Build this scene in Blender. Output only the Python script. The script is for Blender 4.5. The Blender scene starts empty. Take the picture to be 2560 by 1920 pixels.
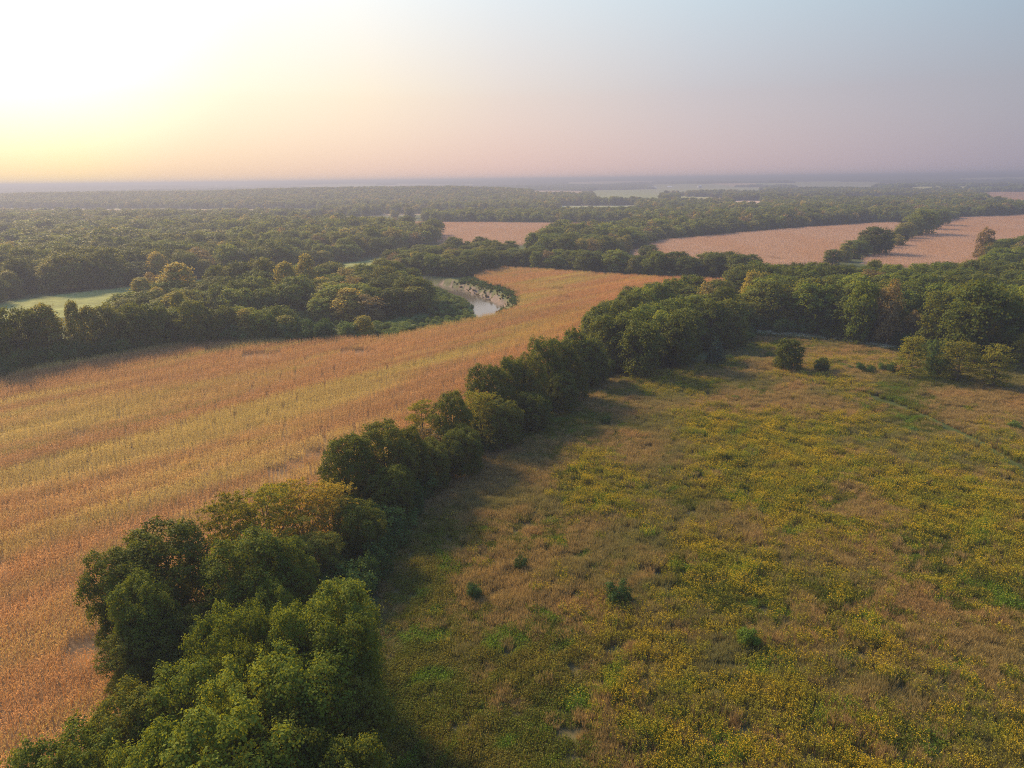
import bpy, math, random
import numpy as np
from mathutils import Matrix, Vector
R = math.radians
rng = np.random.default_rng(7)
random.seed(7)
S = bpy.context.scene
COL = S.collection

# ------------------------------------------------------------------ camera
CAMH = 55.0
F = 1778.0
PITCH = R(16.03); ROLL = R(0.67)
FW = np.array([0, math.cos(PITCH), -math.sin(PITCH)])
UP0 = np.array([0, math.sin(PITCH), math.cos(PITCH)])
RT0 = np.array([1.0, 0, 0])
RT = math.cos(ROLL) * RT0 - math.sin(ROLL) * UP0
UP = math.cos(ROLL) * UP0 + math.sin(ROLL) * RT0

def ray(px, py):
    return FW + (px - 1280) / F * RT + (960 - py) / F * UP

def plane(px, py, z):
    d = ray(px, py)
    if d[2] > -0.004:
        d[2] = -0.004
    t = (CAMH - z) / -d[2]
    return np.array([d[0] * t, d[1] * t, z])

def project(p):
    q = np.asarray(p, float) - np.array([0, 0, CAMH])
    w = q @ FW
    return 1280 + F * (q @ RT) / w, 960 - F * (q @ UP) / w, w

# ------------------------------------------------------------------ noise
def _hash(ix, iy, seed):
    n = (ix.astype(np.int64) * 374761393 + iy.astype(np.int64) * 668265263 + seed * 982451653) & 0x7fffffff
    n = ((n ^ (n >> 13)) * 1274126177) & 0x7fffffff
    n = (n ^ (n >> 16)) & 0xffff
    return n / 65535.0

def vnoise(x, y, seed=0):
    x = np.asarray(x, float); y = np.asarray(y, float)
    ix = np.floor(x); iy = np.floor(y)
    fx = x - ix; fy = y - iy
    fx = fx * fx * (3 - 2 * fx); fy = fy * fy * (3 - 2 * fy)
    a = _hash(ix, iy, seed); b = _hash(ix + 1, iy, seed)
    c = _hash(ix, iy + 1, seed); d = _hash(ix + 1, iy + 1, seed)
    return (a + (b - a) * fx) * (1 - fy) + (c + (d - c) * fx) * fy

def fbm(x, y, seed=0, o=4):
    s = 0; a = 0.5; t = 0
    for k in range(o):
        s = s + a * vnoise(x * 2 ** k, y * 2 ** k, seed + k * 17); t += a; a *= 0.5
    return s / t

def sstep(t):
    t = np.clip(t, 0, 1)
    return t * t * (3 - 2 * t)

# ------------------------------------------------------------------ river and terrain
RIV_PX = [(880, 690), (980, 705), (1060, 712), (1110, 722), (1160, 738), (1205, 757), (1226, 775), (1205, 791),
          (1160, 803), (1090, 812), (1000, 818), (860, 824), (700, 826), (560, 826)]
RIV = np.array([plane(a, b, -3.2)[:2] for a, b in RIV_PX])
def _smooth(P, n=3):
    for _ in range(n):
        Q = [P[0]]
        for a, b in zip(P[:-1], P[1:]):
            Q += [a * .75 + b * .25, a * .25 + b * .75]
        Q.append(P[-1]); P = np.array(Q)
    return P
RIV = _smooth(RIV, 2)

def river_dist(x, y):
    """distance to the course and side (+1: inner bank on the sunny left side)"""
    x = np.asarray(x, float); y = np.asarray(y, float)
    best = np.full(x.shape, 1e9); side = np.ones(x.shape)
    for a, b in zip(RIV[:-1], RIV[1:]):
        d = b - a; L = d @ d
        t = np.clip(((x - a[0]) * d[0] + (y - a[1]) * d[1]) / L, 0, 1)
        ex = x - a[0] - t * d[0]; ey = y - a[1] - t * d[1]
        q = np.hypot(ex, ey)
        s = np.sign(d[0] * ey - d[1] * ex)
        m = q < best
        best = np.where(m, q, best); side = np.where(m, s, side)
    return best, side

def H(x, y, riv=True):
    x = np.asarray(x, float); y = np.asarray(y, float)
    sc = x.ndim == 0
    x = np.atleast_1d(x); y = np.atleast_1d(y)
    r = np.hypot(x, y); az = np.degrees(np.arctan2(x, np.maximum(y, 1e-3)))
    z = 0.5 * (fbm(x / 60, y / 60, 3, 2) - .5)
    far = sstep((r - 1100) / 1600)
    z = z + far * (26 * (fbm(x / 1500 + 9, y / 900, 5, 4) - .42) + 20 * sstep((r - 1300) / 600) * (fbm(x / 800 + 2, y / 420, 25, 2) - .5))
    z = z + 32 * sstep((r - 4200) / 4500) * (.6 + .8 * fbm(x / 2600, y / 2600, 15, 2))
    rd = np.exp(-((y - 2250 - 0.15 * x) / 420) ** 2) * sstep((8 - az) / 14) * (0.35 + 0.65 * sstep((az + 30) / 18))
    z = z + 22 * rd * sstep((r - 1300) / 500)
    # swell of the meadow, falling off to the strip in front of the wood
    sw = sstep((x - 35) / 45) * sstep((260 - y) / 15)
    crest = 203 + .02 * x
    z = z + sw * np.where(y < crest, 1.4 * np.exp(-((y - crest) / 45) ** 2), 1.4 - 2.6 * sstep((y - crest) / 16) * sstep((300 - y) / 30))
    z = np.where(z > 30, 30 + 12 * (1 - np.exp(-(z - 30) / 12)), z)
    if riv:
        m = (r > 200) & (r < 700) & (x < 60)
        if m.any():
            d, s = river_dist(x[m], y[m])
            nb = fbm(x[m] / 2.2, y[m] / 2.2, 19, 3) - .5
            inner = 4.3 * (1 - sstep((d - 2.0) / 16))
            outer = 4.3 * (1 - sstep((d - 3.0 - 4.5 * fbm(x[m] / 5, y[m] / 5, 8, 3)) / 6.0)) + 1.6 * nb * np.exp(-((d - 9) / 4.0) ** 2)
            z[m] -= np.where(s < 0, inner, outer)
    return float(z[0]) if sc else z

def G(px, py):
    z = 0.0
    for _ in range(6):
        p = plane(px, py, z); z = H(p[0], p[1], False)
    return plane(px, py, z)

def top_at(px, py, h):
    p = plane(px, py, h)
    return p[0], p[1]

def PG(pts, far=False):
    return np.array([G(a, b)[:2] for a, b in pts])

def inside(poly, x, y):
    x = np.asarray(x); y = np.asarray(y)
    c = np.zeros(x.shape, bool)
    n = len(poly); j = n - 1
    for i in range(n):
        xi, yi = poly[i]; xj, yj = poly[j]
        m = (yi > y) != (yj > y)
        with np.errstate(divide='ignore', invalid='ignore'):
            c ^= m & (x < (xj - xi) * (y - yi) / (yj - yi + 1e-12) + xi)
        j = i
    return c

def edge_dist(poly, x, y):
    best = np.full(np.shape(x), 1e9)
    for a, b in zip(poly, np.roll(poly, -1, axis=0)):
        d = b - a; L = d @ d + 1e-9
        t = np.clip(((x - a[0]) * d[0] + (y - a[1]) * d[1]) / L, 0, 1)
        best = np.minimum(best, np.hypot(x - a[0] - t * d[0], y - a[1] - t * d[1]))
    return best

# ------------------------------------------------------------------ areas (corners surveyed on the ground)
CORN = PG([(-700, 1160), (0, 950), (110, 922), (266, 897), (400, 872), (500, 862), (640, 856), (810, 856), (930, 850), (1000, 844),
           (1065, 829), (1140, 813), (1200, 801), (1245, 789), (1278, 774), (1294, 754), (1290, 738), (1262, 724),
           (1225, 713), (1196, 702), (1190, 692), (1215, 682), (1260, 674), (1350, 678), (1450, 686), (1560, 694),
           (1640, 698), (1700, 700), (1850, 706), (1800, 735), (1640, 790), (1500, 850), (1440, 930), (1290, 1040), (1180, 1110), (1060, 1190),
           (950, 1290), (800, 1400), (620, 1470), (460, 1520), (420, 1640), (390, 1780), (260, 1900), (120, 2150), (-900, 2150)])
MEADOW = PG([(940, 2250), (950, 1900), (940, 1560), (960, 1420), (1010, 1320), (1080, 1210), (1280, 1095), (1400, 1010), (1480, 968), (1560, 935), (1740, 915),
             (1800, 880), (1850, 838), (2080, 850), (2240, 875), (2330, 905), (2460, 915), (2900, 890), (3500, 1100), (3600, 2250)])
PINK = [PG([(940, 566), (1040, 557), (1300, 559), (1470, 561), (1500, 574), (1400, 606), (1240, 618), (1090, 606)]),
        PG([(1580, 634), (1640, 606), (1800, 590), (2000, 573), (2250, 557), (2230, 580), (2150, 625), (2080, 660), (1800, 668), (1600, 650)]),
        PG([(2150, 660), (2200, 630), (2270, 598), (2330, 566), (2400, 546), (2560, 540), (2760, 538), (2760, 590), (2480, 640), (2400, 680)]),
        PG([(2440, 486), (2560, 478), (2800, 472), (2800, 522), (2560, 524), (2470, 510)])]
HAY = PG([(-300, 850), (330, 770), (700, 712), (980, 668), (960, 645), (800, 668), (600, 690), (330, 716), (200, 730), (0, 757), (-300, 800)])
WOODC = PG([(1470, 900), (1560, 912), (1712, 902), (1758, 872), (1850, 836), (1850, 800), (1800, 770), (1700, 765), (1560, 800), (1490, 850)])
WOODD = PG([(1840, 832), (1960, 831), (2080, 846), (2240, 870), (2330, 895), (2460, 905), (2800, 880), (2800, 705), (2500, 716), (2300, 728), (2000, 732), (1830, 736), (1850, 770)])
WOODF = PG([(-200, 985), (0, 944), (110, 917), (266, 892), (400, 868), (500, 858), (640, 851), (700, 850), (700, 838), (520, 846), (300, 872), (60, 905), (-200, 955)])
WOODG = PG([(300, 800), (500, 820), (700, 812), (860, 812), (980, 806), (1030, 792), (1050, 768), (1040, 742), (1072, 745), (1050, 726), (990, 722), (900, 718), (800, 716), (600, 738), (430, 758), (330, 775)])
WOODH = PG([(990, 690), (1090, 702), (1180, 690), (1220, 678), (1260, 668), (1450, 680), (1640, 692), (1860, 702), (1920, 706), (1900, 694), (1860, 689), (1640, 681), (1420, 667), (1300, 650), (1200, 636), (1100, 640), (960, 668)])
WOODI = PG([(1330, 640), (1400, 656), (1500, 652), (1560, 640), (1640, 603), (1800, 587), (2000, 570), (2250, 554), (2330, 560), (2400, 544), (2560, 538), (2760, 535), (2760, 526), (2560, 529), (2400, 532), (2200, 532), (2000, 540), (1800, 552), (1600, 574), (1450, 590), (1360, 604)])
WOODL = PG([(-300, 798), (0, 755), (200, 728), (330, 714), (600, 688), (800, 666), (940, 643), (1090, 606), (1095, 592), (1000, 582), (800, 572), (500, 556), (0, 552), (-300, 560)])
WOODK = PG([(2430, 660), (2480, 640), (2760, 600), (2760, 690), (2480, 700)])
FARF = [(PG(p), c) for p, c in [
    ([(-150, 521), (820, 525), (800, 545), (-150, 540)], (.24, .19, .12)),
    ([(1330, 477), (1455, 477), (1455, 494), (1330, 496)], (.27, .20, .13)),
    ([(1470, 475), (1660, 477), (1650, 510), (1490, 510)], (.17, .19, .075)),
    ([(1620, 461), (1930, 463), (1910, 489), (1640, 488)], (.19, .20, .09)),
    ([(1830, 502), (1905, 502), (1910, 528), (1830, 528)], (.42, .30, .21)),
    ([(1695, 496), (1815, 496), (1810, 514), (1695, 514)], (.24, .28, .12)),
    ([(1980, 460), (2210, 461), (2190, 477), (1980, 477)], (.19, .20, .09)),
    ([(1395, 514), (1595, 514), (1595, 536), (1395, 538)], (.20, .22, .12)),
    ([(1080, 470), (1240, 472), (1240, 480), (1080, 480)], (.26, .28, .11))]]
TRACK = PG([(2150, 985), (2222, 1007), (2314, 1042), (2430, 1100), (2523, 1157), (2700, 1270)])
GAP = PG([(500, 1290), (560, 1262), (640, 1222), (700, 1190), (780, 1140)])

def line_dist(P, x, y):
    best = np.full(np.shape(x), 1e9)
    for a, b in zip(P[:-1], P[1:]):
        d = b - a; L = d @ d
        t = np.clip(((x - a[0]) * d[0] + (y - a[1]) * d[1]) / L, 0, 1)
        best = np.minimum(best, np.hypot(x - a[0] - t * d[0], y - a[1] - t * d[1]))
    return best

# ------------------------------------------------------------------ node helpers
def mat_new(name):
    m = bpy.data.materials.new(name); m.use_nodes = True
    m.node_tree.nodes.clear()
    return m, m.node_tree.nodes, m.node_tree.links

def N(nt, t, **kw):
    n = nt.new(t)
    for k, v in kw.items():
        setattr(n, k, v)
    return n

def mixc(nt, lk, f, a, b, mode='MIX'):
    n = nt.new('ShaderNodeMix'); n.data_type = 'RGBA'; n.blend_type = mode
    for idx, v in ((0, f), (6, a), (7, b)):
        if isinstance(v, (int, float)):
            n.inputs[idx].default_value = v
        elif isinstance(v, (tuple, list)):
            n.inputs[idx].default_value = (*v[:3], 1)
        else:
            lk.new(v, n.inputs[idx])
    return n.outputs[2]

def mth(nt, lk, op, a, b=0.0, c=None, clamp=False):
    n = nt.new('ShaderNodeMath'); n.operation = op; n.use_clamp = clamp
    for i, v in enumerate((a, b, c)):
        if v is None: continue
        if isinstance(v, (int, float)): n.inputs[i].default_value = v
        else: lk.new(v, n.inputs[i])
    return n.outputs[0]

def noise_at(nt, lk, scale, stretch=None, detail=3, rot=0):
    g = nt.new('ShaderNodeNewGeometry')
    v = g.outputs['Position']
    mp = nt.new('ShaderNodeMapping'); mp.vector_type = 'TEXTURE'
    mp.inputs['Rotation'].default_value = (0, 0, rot)
    mp.inputs['Scale'].default_value = [1 / q for q in (stretch or (1, 1, 0.02))]
    lk.new(v, mp.inputs[0])
    n = nt.new('ShaderNodeTexNoise'); n.inputs['Scale'].default_value = scale; n.inputs['Detail'].default_value = detail
    lk.new(mp.outputs[0], n.inputs['Vector'])
    return n.outputs['Fac']

def ramp01(nt, lk, v, lo, hi):
    n = nt.new('ShaderNodeMapRange'); n.interpolation_type = 'SMOOTHSTEP'
    n.inputs[1].default_value = lo; n.inputs[2].default_value = hi
    lk.new(v, n.inputs[0])
    return n.outputs[0]

def leaf_shader(m, nt, lk, col, transl=0.35, rough=0.6, warm=(1.25, 1.1, 0.5)):
    d = nt.new('ShaderNodeBsdfPrincipled'); d.inputs['Roughness'].default_value = rough
    d.inputs['Specular IOR Level'].default_value = 0.06
    lk.new(col, d.inputs['Base Color'])
    t = nt.new('ShaderNodeBsdfTranslucent')
    lk.new(mixc(nt, lk, 1.0, col, warm, 'MULTIPLY'), t.inputs[0])
    mx = nt.new('ShaderNodeMixShader'); mx.inputs[0].default_value = transl
    lk.new(d.outputs[0], mx.inputs[1]); lk.new(t.outputs[0], mx.inputs[2])
    o = nt.new('ShaderNodeOutputMaterial'); lk.new(mx.outputs[0], o.inputs[0])

def leaf_mat(name, a, b, c=None, transl=0.42, ov=0.5):
    m, nt, lk = mat_new(name)
    at = N(nt, 'ShaderNodeAttribute', attribute_name='rnd')
    oi = nt.new('ShaderNodeObjectInfo')
    col = mixc(nt, lk, at.outputs['Fac'], a, b)
    if c is not None:
        col = mixc(nt, lk, ramp01(nt, lk, oi.outputs['Random'], .45, 1.0), col, c)
    br = mth(nt, lk, 'MULTIPLY_ADD', oi.outputs['Random'], ov, 1 - ov / 2)
    cb = nt.new('ShaderNodeCombineColor')
    for i in range(3): lk.new(br, cb.inputs[i])
    col = mixc(nt, lk, 1.0, col, cb.outputs[0], 'MULTIPLY')
    leaf_shader(m, nt, lk, col, transl, .6, (1.6, 1.3, .5))
    return m

M = {}
M['oak'] = leaf_mat('oak_leaves', (0.038, 0.064, 0.010), (0.125, 0.155, 0.020), (0.095, 0.110, 0.018))
M['maple'] = leaf_mat('maple_leaves', (0.052, 0.092, 0.012), (0.170, 0.212, 0.024), (0.130, 0.165, 0.022))
M['locust'] = leaf_mat('locust_leaves', (0.125, 0.145, 0.020), (0.230, 0.225, 0.032), (0.21, 0.175, 0.032), 0.4)
M['cotton'] = leaf_mat('cottonwood_leaves', (0.120, 0.145, 0.022), (0.230, 0.220, 0.036), (0.26, 0.22, 0.04), 0.4)
M['rust'] = leaf_mat('rusty_leaves', (0.150, 0.115, 0.045), (0.240, 0.180, 0.070), (0.19, 0.17, 0.05), 0.35)
M['cedar'] = leaf_mat('cedar_needles', (0.035, 0.066, 0.034), (0.070, 0.105, 0.050), None, 0.15)
M['shrub'] = leaf_mat('shrub_leaves', (0.035, 0.085, 0.020), (0.070, 0.120, 0.030), (0.09, 0.14, 0.03), 0.3)
M['willow'] = leaf_mat('willow_scrub_leaves', (0.085, 0.135, 0.035), (0.150, 0.205, 0.055), None, 0.3)
M['lime'] = leaf_mat('lime_shrub_leaves', (0.075, 0.135, 0.018), (0.12, 0.185, 0.025), None, 0.35)

def bark_mat(name, a, b):
    m, nt, lk = mat_new(name)
    f = noise_at(nt, lk, 3.0, (1, 1, .2))
    col = mixc(nt, lk, f, a, b)
    d = nt.new('ShaderNodeBsdfPrincipled'); d.inputs['Roughness'].default_value = .9
    lk.new(col, d.inputs['Base Color'])
    o = nt.new('ShaderNodeOutputMaterial'); lk.new(d.outputs[0], o.inputs[0])
    return m
M['bark'] = bark_mat('brown_bark', (0.06, 0.045, 0.03), (0.16, 0.12, 0.085))
M['palebark'] = bark_mat('pale_bark', (0.22, 0.19, 0.15), (0.42, 0.38, 0.32))

# ------------------------------------------------------------------ mesh helpers
def mesh_from(name, V, Fc, mats, rnd=None, midx=None, smooth=False):
    """Fc: (n,k) array of faces, all with k corners"""
    me = bpy.data.meshes.new(name)
    V = np.asarray(V, np.float32); Fc = np.asarray(Fc, np.int32)
    n, k = Fc.shape
    me.vertices.add(len(V)); me.vertices.foreach_set('co', V.ravel())
    me.loops.add(n * k); me.loops.foreach_set('vertex_index', Fc.ravel())
    me.polygons.add(n)
    me.polygons.foreach_set('loop_start', np.arange(n, dtype=np.int32) * k)
    me.polygons.foreach_set('loop_total', np.full(n, k, np.int32))
    if midx is not None: me.polygons.foreach_set('material_index', np.asarray(midx, np.int32))
    if smooth: me.polygons.foreach_set('use_smooth', np.ones(n, bool))
    for m in mats: me.materials.append(m)
    me.update(calc_edges=True)
    if rnd is not None:
        a = me.attributes.new('rnd', 'FLOAT', 'FACE'); a.data.foreach_set('value', np.asarray(rnd, np.float32))
    return me

def quads(P, Nn, sx, sy, r):
    """diamond leaves at P with normals Nn"""
    n = len(P)
    a = r.normal(size=(n, 3)); u = np.cross(Nn, a); u /= np.linalg.norm(u, axis=1)[:, None] + 1e-9
    v = np.cross(Nn, u)
    sx = np.asarray(sx).reshape(-1, 1); sy = np.asarray(sy).reshape(-1, 1)
    bend = Nn * (sx * .25)
    V = np.stack([P - u * sx, P - v * sy + bend, P + u * sx, P + v * sy + bend], 1).reshape(-1, 3)
    return V, np.arange(n * 4).reshape(n, 4)

def tube(pts, rad, k=6):
    pts = np.array(pts, float); V = []; Fc = []
    for i, p in enumerate(pts):
        d = pts[min(i + 1, len(pts) - 1)] - pts[max(i - 1, 0)]; d /= np.linalg.norm(d) + 1e-9
        a = np.cross(d, [0.3, 1, .1]); a /= np.linalg.norm(a); b = np.cross(d, a)
        for j in range(k):
            t = 2 * math.pi * j / k
            V.append(p + rad[i] * (math.cos(t) * a + math.sin(t) * b))
    for i in range(len(pts) - 1):
        for j in range(k):
            Fc.append((i * k + j, i * k + (j + 1) % k, (i + 1) * k + (j + 1) % k, (i + 1) * k + j))
    return V, Fc

HN = 16.0   # nominal height of every prototype tree
def make_tree(seed, style, R0, leaf, nleaf, cb=0.12, nl=16):
    """returns (crown V,F,rnd), (trunk V,F) for a tree 16 m tall with crown radius R0"""
    r = np.random.default_rng(seed)
    lobes = []
    zc = HN * (cb + (1 - cb) * .52); rz = HN * (1 - cb) * .50
    if style == 'cedar':
        for i in range(26):
            t = (i + .5) / 26; z = HN * (cb + (1 - cb) * t * .97)
            a = i * 2.4; rr = R0 * (1 - t) ** .8
            lobes.append((rr * .5 * math.cos(a), rr * .5 * math.sin(a), z, max(.35, rr * .62), max(.35, rr * .62), 1.5))
        lobes.append((0, 0, HN - 1.2, .45, .45, 1.4))
    elif style == 'locust':
        for i in range(nl + 8):
            t = (i + .5) / (nl + 8); a = i * 2.39996 + r.uniform(-.3, .3)
            z = HN * (cb + (1 - cb) * t ** .8) - .6
            rr = R0 * (math.sin(math.pi * min(1, (.22 + .72 * t))) ** .6) * r.uniform(.45, .85)
            s = R0 * r.uniform(.24, .42)
            lobes.append((rr * math.cos(a), rr * math.sin(a), z, s * 1.25, s * 1.25, s * .42))
    elif style == 'column':
        for i in range(nl):
            t = (i + .5) / nl; a = i * 2.39996 + r.uniform(-.4, .4)
            rr = R0 * .55 * math.sqrt(r.uniform(.2, 1)) * (1 if t < .7 else (1.25 - t))
            s = R0 * r.uniform(.34, .5)
            lobes.append((rr * math.cos(a), rr * math.sin(a), HN * (cb + (1 - cb) * t * .86) + 1, s, s, s * 1.5))
        lobes.append((0, 0, HN - 2.2, R0 * .4, R0 * .4, 2.2))
    else:
        pk = 1.75 if style == 'peaked' else 1.12
        for i in range(nl):
            t = (i + .5) / nl; el = math.asin(1 - 1.55 * t)     # from the top down past the waist
            a = i * 2.39996 + r.uniform(-.35, .35)
            q = r.uniform(.62, .92)
            s = R0 * r.uniform(.20, .34) * (1 if nl < 20 else .9)
            x = R0 * q * math.cos(el) * math.cos(a); y = R0 * q * math.cos(el) * math.sin(a)
            z = zc + rz * r.uniform(.58, .90) * math.sin(el)
            z = min(z, HN - s * pk * .95)
            lobes.append((x, y, z, s, s, s * pk))
        for i in range(nl // 2):                                   # lower skirt
            a = i * 2.39996 * 1.7 + r.uniform(-.3, .3); s = R0 * r.uniform(.28, .42)
            q = r.uniform(.35, .66)
            lobes.append((R0 * q * math.cos(a), R0 * q * math.sin(a), HN * (cb + r.uniform(.06, .26)), s, s, s * 1.25))
        lobes.append((0, 0, zc - .9, R0 * .52, R0 * .52, rz * .66))
    L = np.array(lobes)
    area = L[:, 3] ** 1.2 * (L[:, 3] + L[:, 5]) ** .8
    per = 14 if nleaf > 9000 else (8 if nleaf > 3000 else 4)
    nc = int(nleaf * 1.9 / per)
    pick = r.choice(len(L), size=nc, p=area / area.sum())
    d = r.normal(size=(nc, 3)); d /= np.linalg.norm(d, axis=1)[:, None]
    d[:, 2] = np.where(d[:, 2] < -.35, -d[:, 2], d[:, 2])
    bump = 1 + .26 * (vnoise(d[:, 0] * 3 + pick * 7.1, d[:, 1] * 3 + d[:, 2] * 4, seed) - .5) * 2
    sh = 1 - .34 * r.random(nc) ** 2.0
    if style == 'locust': sh = r.random(nc) ** .45
    cc = L[pick, :3] + d * L[pick, 3:6] * (bump * sh)[:, None]
    crnd = np.repeat(r.random(nc), per)
    pick = np.repeat(pick, per); d0 = np.repeat(d, per, axis=0)
    off = r.normal(size=(nc * per, 3)) * leaf * .9 * np.array([1.0, 1.0, .7 if style != 'locust' else .25]) * (1.15 if per > 4 else .8)
    P = np.repeat(cc, per, axis=0) + off + d0 * np.abs(r.normal(size=(nc * per, 1))) * leaf * .5
    on = off / (np.linalg.norm(off, axis=1)[:, None] + 1e-6)
    d = d0 * .62 + on * .55
    keep = np.ones(len(P), bool)
    for i in range(len(L)):                                        # thin what lies deep inside another lobe
        q = np.sum(((P - L[i, :3]) / L[i, 3:6]) ** 2, axis=1)
        keep &= ~((q < .52) & (pick != i) & (r.random(len(P)) > .06))
    keep &= P[:, 2] > .25
    P = P[keep][:nleaf]; d = d[keep][:nleaf]; crnd = crnd[keep][:nleaf]
    ob = P - np.array([0, 0, zc]); ob /= np.linalg.norm(ob, axis=1)[:, None] + 1e-6
    Nn = d * .8 + ob * .2 + r.normal(size=P.shape) * (.42 if style != 'locust' else .7) + np.array([0, 0, .15])
    Nn /= np.linalg.norm(Nn, axis=1)[:, None]
    ls = leaf * r.uniform(.65, 1.35, len(P))
    kz = (HN - .1) / np.percentile(P[:, 2], 99.9); kr = R0 / np.percentile(np.hypot(P[:, 0], P[:, 1]), 98.5)
    P = P * np.array([kr, kr, kz]); L = L * np.array([kr, kr, kz, kr, kr, kz])
    V, Fc = quads(P, Nn, ls * .5, ls * .42, r)
    cl = vnoise(P[:, 0] * .9 + 3, P[:, 1] * .9 + P[:, 2] * .8, seed + 5)
    rnd = np.clip(.35 * cl + .40 * crnd + .25 * r.random(len(P)), 0, 1)
    TV = []; TF = []
    def add(t):
        o = len(TV); TV.extend(t[0]); TF.extend([tuple(o + q for q in f) for f in t[1]])
    tr = .018 * HN
    add(tube([(0, 0, -.4), (0.05, 0, HN * .2), (.1, .1, HN * .45), (0, 0, HN * .78)], [tr * 1.4, tr, tr * .75, tr * .2], 7))
    for i in r.choice(len(L), size=min(len(L), 9), replace=False):
        z0 = HN * r.uniform(.14, .45); e = L[i, :3]
        z0 = min(z0, max(.6, e[2] - .5))
        mid = (np.array([0, 0, z0]) * .45 + e * .55) + np.array([0, 0, -.4])
        add(tube([(0.05, 0, z0), mid, e], [tr * .5, tr * .33, tr * .1], 5))
    return (V, Fc, rnd), (TV, TF)

PROTO = {}
def proto(key, mat, bark, *a, **k):
    c, t = make_tree(*a, **k)
    PROTO[key] = (mesh_from('crown_' + key, c[0], c[1], [M[mat]], c[2]), mesh_from('trunk_' + key, t[0], t[1], [M[bark]], smooth=True))
#         near prototypes
for i in range(3): proto(f'oak_near{i}', 'oak', 'bark', 11 + i, 'round', 6.2, .25, 40000, cb=.06, nl=30)
for i in range(3): proto(f'maple_near{i}', 'maple', 'bark', 21 + i, 'peaked', 5.6, .235, 42000, cb=.05, nl=22)
for i in range(2): proto(f'locust_near{i}', 'locust', 'bark', 31 + i, 'locust', 6.6, .26, 15000, cb=.14, nl=22)
#         middle distance
for i in range(3): proto(f'oak_mid{i}', 'oak', 'bark', 41 + i, 'round', 6.2, .50, 10000, cb=.08, nl=26)
for i in range(3): proto(f'maple_mid{i}', 'maple', 'bark', 51 + i, 'peaked', 5.8, .48, 10000, cb=.06, nl=22)
for i in range(2): proto(f'cotton_mid{i}', 'cotton', 'palebark', 61 + i, 'column', 4.6, .5, 6500, cb=.02, nl=17)
for i in range(2): proto(f'locust_mid{i}', 'locust', 'bark', 71 + i, 'locust', 6.4, .42, 5200, cb=.12, nl=20)
proto('rust_mid0', 'rust', 'palebark', 81, 'round', 5.4, .5, 5000, cb=.12, nl=13)
proto('cedar_mid0', 'cedar', 'bark', 83, 'cedar', 4.6, .42, 6000, cb=.02)
proto('shrub_mid0', 'shrub', 'bark', 85, 'round', 9.5, .75, 4200, cb=.02, nl=13)
proto('shrub_mid1', 'shrub', 'bark', 86, 'peaked', 8.5, .75, 4200, cb=.02, nl=11)
proto('willow_mid0', 'willow', 'bark', 88, 'round', 9.5, .7, 4200, cb=.02, nl=13)
proto('lime_mid0', 'lime', 'bark', 87, 'round', 9.0, .9, 4200, cb=.02, nl=11)
#         far
for i in range(2): proto(f'oak_far{i}', 'oak', 'bark', 91 + i, 'round', 6.2, 1.15, 1500, cb=.08, nl=14)
for i in range(2): proto(f'maple_far{i}', 'maple', 'bark', 95 + i, 'peaked', 6.0, 1.15, 1500, cb=.06, nl=12)
proto('cotton_far0', 'cotton', 'palebark', 98, 'round', 5.4, 1.1, 1300, cb=.08, nl=10)
proto('rust_far0', 'rust', 'palebark', 99, 'round', 5.4, 1.1, 1200, cb=.10, nl=10)
NV = dict(oak_near=3, maple_near=3, locust_near=2, oak_mid=3, maple_mid=3, cotton_mid=2, locust_mid=2, rust_mid=1, cedar_mid=1,
          shrub_mid=2, lime_mid=1, oak_far=2, maple_far=2, cotton_far=1, rust_far=1)
R0S = dict(oak=6.2, maple=5.7, cotton=4.8, locust=6.4, rust=5.4, cedar=4.6, shrub=9.0, lime=9.0)

# ------------------------------------------------------------------ tagging
def tag(o, label=None, cat=None, group=None, kind=None):
    if label: o['label'] = label
    if cat: o['category'] = cat
    if group: o['group'] = group
    if kind: o['kind'] = kind
    return o

def link(name, me, parent=None):
    o = bpy.data.objects.new(name, me); COL.objects.link(o)
    if parent: o.parent = parent
    return o

TREES = []     # dicts x y h dia sp label name group
def T(x, y, h, dia, sp, label, name=None, group=None, cat='tree', force=False, lod=None):
    TREES.append(dict(x=x, y=y, h=h, dia=dia, sp=sp, label=label, name=name, group=group, cat=cat, force=force, lod=lod))

def by_top(px, py, h, dia, sp, label, **k):
    p = plane(px, py, h)
    T(p[0], p[1], h, dia, sp, label, force=True, **k)

def by_base(px, base, top, wpx, sp, label, **k):
    p = G(px, base)
    d = ray(px, top); t = p[1] / d[1]
    h = CAMH + d[2] * t - p[2]
    w = project((p[0], p[1], p[2]))[2]
    T(p[0], p[1], max(h, .6), wpx * w / F, sp, label, force=True, **k)

#SCATTERPOINT
exec_marker = None

# near grove, lower left
GA = 'trees of the near grove in the lower left corner'
by_top(405, 1312, 15, 13, 'oak', 'broad dark tree at the back of the near grove, topmost on its left', group=GA)
by_top(285, 1372, 13.5, 9.5, 'oak', 'dark leafy tree at the left back edge of the near grove', group=GA)
by_top(600, 1330, 15.5, 12, 'maple', 'tall green tree at the back centre of the near grove', group=GA)
by_top(700, 1362, 13, 8.5, 'maple', 'lower green tree beside the feathery olive trees at grove back', group=GA)
by_top(350, 1442, 13.5, 8.0, 'maple', 'bright topped slim tree on the field edge of near grove', group=GA)
by_top(330, 1560, 9, 8, 'oak', 'low tree filling the field edge below the slim tree', group=GA)
by_top(440, 1520, 9, 9, 'oak', 'low dark tree in the shaded hollow of the near grove', group=GA)
by_top(680, 1446, 12, 5.5, 'maple', 'small pointed tree behind the front mass of the grove', group=GA)
by_top(548, 1528, 16, 7.0, 'maple', 'pointed green crown leftmost on the front mass top edge', group=GA)
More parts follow.
